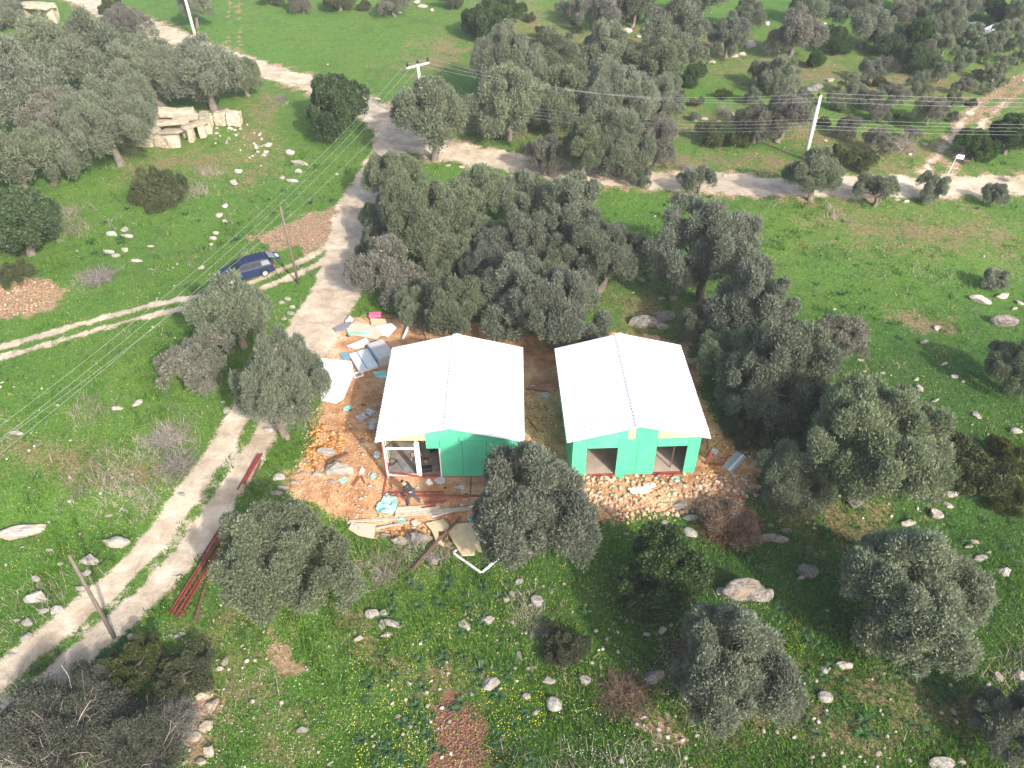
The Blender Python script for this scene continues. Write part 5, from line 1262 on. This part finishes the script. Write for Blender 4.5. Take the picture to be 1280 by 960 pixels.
# long pale pipe and sheet on the hillside
p0, p1 = W(1214, 51), W(1245, 36)
mb = MB(); mb.tube([p0 + Vector((0, 0, .4)), p1 + Vector((0, 0, .4))], .38, 10); tag(mb.build('pipe', M['ribbed'], None, smooth=True), 'long pale pipe lying on the grass in the upper right corner', 'pipe')
p0 = W(1222, 31); tag(MB().prism([(-.8, -.5), (.7, -.6), (.9, .5), (.1, .9), (-.9, .4)], 0, .12).build('plastic_sheet', M['white'], None, loc=p0), 'small white sheet on the grass above the long pale pipe', 'sheet')

# ------------------------------------------------------------------ loose materials on the plot
def flat(name, px_poly, thick, m, label, cat, lift=0.03, tilt=(0, 0), group=None, bev=0.0, parts=None):
    """a board whose outline was read off the photograph, lying on the ground"""
    P = [W(a, b) for a, b in px_poly]; c = sum(P, Vector()) / len(P); zt = max(float(terrain(p.x, p.y)) for p in P)
    poly = [(p.x - c.x, p.y - c.y) for p in P]
    o = MB().prism(poly, 0, thick).build(name, m, None, bev, loc=(c.x, c.y, zt + lift), rot=(tilt[0], tilt[1], 0))
    return tag(o, label, cat, group) if label else o
def plank(name, a, b, w, h, m, label, cat='plank', za=0.04, zb=0.04, group=None):
    p, q = W(*a), W(*b); p.z = float(terrain(p.x, p.y)) + za + h / 2; q.z = float(terrain(q.x, q.y)) + zb + h / 2
    return tag(MB().bar(p, q, w, h).build(name, m, None, .004), label, cat, group)
# white membrane left of the left house
P = [W(a, b) for a, b in [(400, 450), (440, 455), (443, 470), (430, 500), (420, 506), (402, 502), (396, 470)]]
c = sum(P, Vector()) / 7
mb = MB(); mb.prism([(p.x - c.x, p.y - c.y) for p in P], 0, .08)
tag(mb.build('membrane_sheet', M['whitesheet'], None, .02, loc=(c.x, c.y, .12), rot=(.03, .02, 0)), 'large white membrane sheet on the ground left of the left house', 'sheet')
# ribbed panel stack
p = W(455, 452); st = thing('panel_stack', 'stack of pale blue-white ribbed panels beside the grey box', 'panel stack', p, math.radians(-62))
for k in range(4):
    mb = MB(); mb.box(-.95 + .04 * k, .95 + .03 * k, -.55 - .03 * k, .55, .06 * k, .06 * k + .045)
    o = mb.build('panel', M['ribbed'] if k % 2 else M['whitepaint'], st)
for k in range(8): MB().box(-.85, 1.0, -.58 + .14 * k, -.53 + .14 * k, .228, .25).build('rib', M['bluegrey'] if k == 3 else M['ribbed'], st)
# big grey box with a blue side
p = W(477, 446); bx = thing('grey_box', 'large grey metal box with a blue side, against the left house roof', 'box', p, math.radians(-60))
MB().box(-.85, .85, -.50, .50, .0, .62).build('box_body', M['greyboard'], bx, .02); MB().box(-.80, .80, -.53, -.503, .05, .56).build('side_panel', M['blueside'], bx); MB().box(-.87, -.853, -.40, .40, .08, .54).build('end_opening', M['black'], bx)
flat('sheet_pile', [(432, 412), (445, 405), (468, 412), (478, 422), (470, 428), (438, 420)], .10, M['beigeg'], 'grey-beige board pile beside the white sheet, upper left of the house', 'boards', .05)
flat('foam_board', [(433, 416), (463, 420), (465, 424), (436, 420)], .14, M['turq'], 'long green-edged foam board in front of the beige pile', 'board', .02)
flat('roof_offcut', [(460, 412), (490, 409), (496, 414), (486, 424), (462, 418)], .08, M['white'], 'bright white roofing offcut behind the grey box', 'sheet', .10, (.05, 0))
flat('insulation_board', [(463, 400), (482, 402), (484, 408), (464, 407)], .10, M['beige'], 'small cream insulation board below the pink box', 'board', .04)
p = W(469, 397); pb = thing('plastic_crate', 'pink plastic crate at the edge of the trees behind the debris', 'crate', p, .1)
MB().box(-.38, .38, -.22, .22, .12, .30).build('crate_body', M['pink'], pb, .03); MB().box(-.36, .36, -.2, .2, .0, .116).build('crate_base', M['black'], pb)
flat('blue_sheet', [(417, 413), (432, 407), (440, 405), (436, 412), (420, 416)], .12, M['bluegrey'], 'dark blue-grey folded sheet beside the upper track', 'sheet', .05, (.1, .1))
flat('white_sheet', [(432, 405), (438, 398), (442, 403), (438, 408)], .08, M['whitepaint'], 'small white sheet lying above the blue-grey one', 'sheet', .12)
flat('panel_offcut', [(434, 434), (458, 425), (462, 432), (446, 438)], .07, M['whitepaint'], 'white panel offcut left of the grey box', 'panel', .04)
flat('blue_offcut', [(424, 443), (434, 441), (438, 449), (430, 452)], .05, M['blueside'], 'torn blue-grey offcut left of the panel stack', 'sheet')
flat('pale_offcut', [(466, 466), (484, 464), (482, 474), (470, 473)], .04, M['turq'], 'pale green offcut on the earth just left of the roof', 'sheet')
wf = thing('metal_frame', 'small white metal frame below the panel stack', 'frame', W(448, 470), .5)
for a_, b_ in (((-.25, -.2, .1), (.25, -.2, .1)), ((-.25, .2, .1), (.25, .2, .1)), ((-.25, -.17, .1), (-.25, .17, .1)), ((.25, -.17, .1), (.25, .17, .1))): MB().bar(a_, b_, .06).build('rail', M['whitepaint'], wf)
plank('lilac_profile', (504, 425), (514, 408), .12, .10, M['whitepaint'], 'lilac-white metal profile leaning behind the left house', 'profile', .05, .35)
plank('steel_profile', (514, 408), (538, 409), .06, .06, M['greyboard'], 'thin grey profile lying under the olives behind the left house', 'profile', .1, .2)
plank('steel_profile', (528, 408), (534, 424), .05, .05, M['greyboard'], 'short grey profile crossing the thin one behind the left house', 'profile', .2, .1)
plank('steel_profile', (553, 404), (560, 414), .05, .05, M['greyboard'], 'small grey profile nearest the ridge behind the left house', 'profile', .1, .1)
# boards and planks in front
flat('plank_board', [(497, 636), (548, 632), (550, 637), (495, 644)], .05, M['beigeg'], 'pale grey board lying in front of the walking person', 'board', .04)
flat('plank_board', [(495, 643), (545, 638), (590, 634), (592, 638), (540, 646), (494, 650)], .05, M['greywood'], 'long grey-brown board below the pale board', 'board', .02)
plank('long_plank', (436, 653), (500, 649), .14, .05, M['greywood'], 'long pinkish plank along the front edge of the plot')
plank('white_lath', (540, 647), (594, 633), .06, .04, M['whitepaint'], 'thin white lath at the right end of the grey board', 'lath')
plank('steel_bar', (527, 637), (545, 634), .10, .06, M['redbar'], 'short red bar lying on the pale board in front of the person', 'bar', .10, .10)
plank('steel_bar', (531, 630), (558, 627), .10, .08, M['red'], 'rusty red bar right behind the feet of the person', 'bar')
flat('beige_board', [(440, 655), (470, 656), (468, 676), (448, 672), (436, 664)], .05, M['beigeg'], 'square beige board beside the lower left olive tree', 'board', .06, (-.05, .03))
flat('beige_board', [(532, 658), (554, 651), (562, 660), (560, 668), (548, 668), (549, 676), (556, 688), (546, 683), (540, 668)], .05, M['beige'], 'broken beige board with a hooked edge, left of two', 'board', .14, (-.06, .03))
flat('beige_board', [(560, 668), (572, 658), (592, 656), (597, 670), (603, 696), (598, 694), (594, 691), (593, 699), (578, 700), (566, 680)], .05, M['beige'], 'large broken beige board lying over the white window frame', 'board', .20, (-.05, 0))
flat('small_board', [(514, 656), (521, 652), (525, 659), (517, 662)], .05, M['beigeg'], 'small square board offcut among the boulders', 'board', .16)
fr = thing('window_frame', 'white square window frame lying on the grass under the broken boards', 'window frame', W(600, 693), 0)
q = [W(566, 693), W(602, 718), W(629, 695), W(597, 674)]; cc = W(600, 693)
for i in range(4):
    a_, b_ = q[i] - cc, q[(i + 1) % 4] - cc; a_.z = b_.z = .12; dd = (b_ - a_).normalized() * .045; MB().bar(a_ + dd, b_ - dd, .09, .07).build('rail', M['whitepaint'], fr)
zp = thing('bent_profile', 'bent white metal profile sticking out under the front olive tree', 'profile', W(600, 664))
cz = W(600, 664)
for (a_, b_) in (((594, 662), (604, 652)), ((594, 664), (625, 652))):
    u, v = W(*a_) - cz, W(*b_) - cz; u.z = .12 + .02; v.z = .28; MB().bar(u, v, .16, .06).build('arm', M['ribbed'], zp)
plank('timber_beam', (513, 717), (552, 678), .11, .10, M['rust'], 'brown timber beam leaning over the boulders below the broken boards', 'beam', .05, .30)
plank('timber_beam', (552, 678), (576, 652), .10, .10, M['rust'], 'rusty bar between the two broken beige boards', 'bar', .3, .3)
plank('long_plank', (470, 663), (512, 655), .12, .05, M['greywood'], 'weathered plank above the grey boulders', 'plank', .12, .12)
def foil(px, py, w, h, m, label, seed, sz=.10):
    rng = np.random.default_rng(seed); s = mpp(px, py); c = W(px, py); n = 9; rx = w * .5 * s; ry = h * .5 * s / .72
    vs = []; fs = []
    for j in range(n):
        for i in range(n):
            u = (i / (n - 1) * 2 - 1); v = (j / (n - 1) * 2 - 1); an = math.atan2(v, u); k = 0.62 + .75 * float(vnoise(2.2 * math.cos(an) + seed * 3.3, 2.2 * math.sin(an), 1.0, seed))
            x = u * math.sqrt(1 - v * v / 2) * rx * k; y = v * math.sqrt(1 - u * u / 2) * ry * k
            vs.append((x, y, .03 + sz * float(vnoise(u * 3, v * 3, 1.0, seed + 5))))
    vs += [(a, b, z - .025) for a, b, z in vs]; N = n * n
    for j in range(n - 1):
        for i in range(n - 1):
            a = j * n + i; fs += [(a, a + 1, a + n + 1, a + n), (a + N, a + n + N, a + n + 1 + N, a + 1 + N)]
    for i in range(n - 1):
        fs += [(i, i + N, i + 1 + N, i + 1), ((n - 1) * n + i, (n - 1) * n + i + 1, (n - 1) * n + i + 1 + N, (n - 1) * n + i + N), (i * n, (i + 1) * n, (i + 1) * n + N, i * n + N), (i * n + n - 1, i * n + n - 1 + N, (i + 1) * n + n - 1 + N, (i + 1) * n + n - 1)]
    tag(MB().add(vs, fs).build('foil_scrap', m, None, loc=c), label, 'foil scrap')
foil(484, 634, 26, 17, M['turq'], 'large crumpled turquoise foil left of the walking person', 1, .3)
foil(488, 623, 11, 8, M['turq'], 'small turquoise foil piece above the large crumpled one', 2, .2)
foil(503, 652, 10, 7, M['turq'], 'turquoise scrap below the planks at the front edge', 3)
foil(591, 651, 12, 10, M['turq'], 'turquoise scrap left of the bent white profile', 4)
foil(608, 650, 10, 9, M['turq'], 'turquoise scrap partly under the front olive tree', 5)
foil(428, 602, 9, 6, M['turq'], 'small turquoise scrap beside the pale bedrock on the plot', 6)
foil(435, 511, 11, 7, M['turq'], 'turquoise scrap on the shaded earth left of the roof', 7)
foil(463, 516, 12, 8, M['greyboard'], 'grey scrap of plastic in the shade left of the roof', 8)
foil(466, 532, 10, 14, M['greyboard'], 'long grey scrap near the eave of the left house', 9)
foil(452, 522, 14, 8, M['greyboard'], 'torn grey sheet between the other scraps left of the roof', 10)
foil(466, 596, 8, 7, M['turq'], 'turquoise scrap left of the corner post of the left house', 11)
foil(471, 570, 7, 9, M['greyboard'], 'pale scrap close to the left wall of the left house', 12)
foil(846, 600, 10, 8, M['turq'], 'turquoise scrap on the rubble below the right doorway', 13)
foil(775, 596, 14, 4, M['green'], 'dark green scrap against the base of the right house', 14, .05)
foil(892, 565, 10, 8, M['ribbed'], 'pale blue scrap beside the rusty trestle', 15)
foil(550, 602, 12, 8, M['greyboard'], 'grey plate on the earth below the door of the left house', 16)
foil(575, 610, 12, 5, M['greyboard'], 'grey slat-like scrap inside the veranda frame', 17)
foil(537, 604, 9, 7, M['whitefl'], 'whitish scraps below the doorway of the left house', 18)
foil(797, 615, 30, 8, M['whitefl'], 'curved white plastic sheet lying on the rubble', 19, .25)
foil(812, 608, 14, 6, M['whitefl'], 'pale tail end of the plastic sheet on the rubble', 20, .15)
foil(682, 495, 10, 10, M['greyboard'], 'grey scrap in the gap between the two houses', 21)
foil(453, 590, 6, 9, M['whitefl'], 'white scrap beside the small red angle on the plot', 22)
plank('steel_bar', (441, 608), (450, 597), .10, .08, M['red'], 'short red steel angle on the sandy plot, left one', 'bar')
plank('steel_bar', (456, 605), (452, 597), .08, .06, M['rust'], 'short rusty angle right of the red one on the plot', 'bar')
plank('timber_strip', (410, 583), (436, 569), .12, .08, M['rust'], 'dark rusty strip lying across the pale bedrock', 'strip', .25, .12)
plank('pale_plank', (755, 595), (765, 604), .18, .04, M['beigeg'], 'short pale plank on the rubble below the left doorway')
plank('steel_bar', (657, 487), (686, 491), .08, .08, M['red'], 'red bar on the earth at the back of the gap between the houses', 'bar')
plank('steel_bar', (658, 522), (672, 540), .05, .05, M['rust'], 'thin rusty rod on the ground between the two houses', 'bar')
# corrugated piece and trestle at the right
p = W(917, 578); cs = thing('roofing_offcut', 'small grey corrugated offcut on the earth right of the right house', 'sheet', p, math.radians(48))
for k in range(5): MB().box(-.75, .75, -.30 + .12 * k, -.195 + .12 * k, .05, .075 + .025 * (k % 2)).build('rib', M['whitepaint'] if k == 1 else M['greyboard'], cs)
p = W(893, 582); tr_ = thing('steel_trestle', 'rusty red steel trestle standing right of the right house', 'trestle', p, -.15)
for a_, b_ in (((-.45, 0, 0), (-.25, 0, 1.0)), ((.40, 0, 0), (.55, 0, .85)), ((-.45, .5, 0), (-.25, .3, 1.0)), ((-.42, 0, .12), (.42, 0, .12)), ((-.32, .04, .6), (.5, .04, .55))):
    MB().bar(a_, b_, .07).build('leg' if a_[2] == 0 else 'rail', M['red'], tr_)
plank('steel_bar', (884, 563), (880, 552), .07, .07, M['rust'], 'rusty bar leaning beside the right wall of the right house', 'bar', .05, 1.1)
# red steel bars beside the track
GB = 'red steel bars beside the dirt track'
bars = [((212, 768), (290, 645), 'longest red steel bar of the pile, leftmost at the lower end'), ((215, 771), (285, 660), 'red steel bar next to the leftmost, lower pile'), ((221, 772), (275, 685), 'red bar in the middle of the lower pile'),
        ((224, 773), (281, 680), 'red bar right of the middle of the lower pile'), ((228, 770), (274, 690), 'shorter red bar leaning right in the lower pile'), ((244, 779), (256, 735), 'short rusty red bar, rightmost at the lower end'), ((247, 774), (258, 732), 'second short rusty red bar at the lower right of the pile'),
        ((260, 730), (270, 700), 'red bar end showing under the big round olive tree'), ((252, 700), (284, 647), 'red bar on top of the upper part of the lower pile'),
        ((297, 613), (322, 572), 'red bar of the upper pile, leftmost'), ((305, 607), (325, 570), 'second red bar of the upper pile'), ((308, 604), (328, 568), 'third red bar of the upper pile'), ((314, 606), (327, 578), 'short rusty bar, rightmost of the upper pile')]
for k, (a_, b_, lb) in enumerate(bars):
    plank('steel_bar', a_, b_, .065, .065, M['redbar'] if k not in (5, 6, 12) else M['rust'], lb, 'steel bar', .03 + .05 * (k % 3), .04 + .06 * ((k + 1) % 3), GB)

def litter(name, polys, n, m, seed, smax):
    rng = np.random.default_rng(seed); vs = []; fs = []
    for pl in polys:
        x, y = in_poly(pl, n, rng)
        for a, b in zip(x, y):
            z = float(terrain(a, b)) + rng.uniform(.02, .08); r = rng.uniform(.04, smax); q = rng.uniform(0, 6.28); k = len(vs); e = rng.uniform(.15, 1)
            for j in range(4):
                w_ = q + j * 1.57 + rng.uniform(-.3, .3); vs.append((a + r * math.cos(w_) , b + r * e * math.sin(w_), z + rng.uniform(-.02, .05)))
            fs += [(k, k + 1, k + 2), (k, k + 2, k + 3)]
    me = np_mesh(name, np.array(vs), np.array(fs)); o = link(name, me, m); so = o.modifiers.new('thick', 'SOLIDIFY'); so.thickness = .012
    tag(o, kind='stuff')
L1 = [(425, 500), (478, 500), (470, 545), (476, 590), (440, 560)]; L2 = [(415, 405), (500, 402), (545, 412), (480, 425), (470, 490), (430, 500), (410, 440)]
L3 = [(485, 600), (600, 600), (610, 660), (470, 665), (440, 640)]; L4 = [(730, 598), (935, 590), (930, 560), (890, 550), (860, 640), (740, 640)]; L5 = [(658, 480), (690, 480), (700, 550), (660, 550)]
litter('pale_litter', [L1, L2, L2, L3, L5], 26, M['greyboard'], 31, .16)
litter('turquoise_litter', [L1, L2, L3, L4], 9, M['turq'], 32, .13)
litter('wood_litter', [L1, L2, L3, L4], 16, M['greywood'], 33, .22)
litter_in = thing('waste_heap', 'offcuts and dusty waste strewn over the floor of the open bay', 'waste', (-5.0, 29.6, .13))
rw = random.Random(5)
for k in range(26):
    a_ = rw.uniform(0, 6.28); x_, y_ = rw.uniform(-1.2, 1.6), rw.uniform(-1.4, 2.6); l_ = rw.uniform(.12, .5)
    MB().bar((x_, y_, .03 + .002 * k), (x_ + l_ * math.cos(a_), y_ + l_ * math.sin(a_), .04 + .002 * k), rw.uniform(.05, .2), .02).build('offcut', M[rw.choice(['greyboard', 'greywood', 'beigeg', 'rust', 'inner', 'black'])], litter_in)
litter('rusty_litter', [L1, L2, L3, L4], 12, M['rust'], 34, .22)

# ------------------------------------------------------------------ air
hz = bpy.data.materials.new('haze'); hz.use_nodes = True; hn = hz.node_tree.nodes; hn.remove(hn['Principled BSDF'])
pv = hn.new('ShaderNodeVolumePrincipled'); pv.inputs['Density'].default_value = 0.00045; pv.inputs['Color'].default_value = (0.86, 0.92, 1.0, 1); pv.inputs['Anisotropy'].default_value = 0.0
hz.node_tree.links.new(pv.outputs[0], hn['Material Output'].inputs['Volume'])
tag(MB().box(-2600, 2600, -2600, 2600, -4, 34).build('haze', hz), kind='stuff')
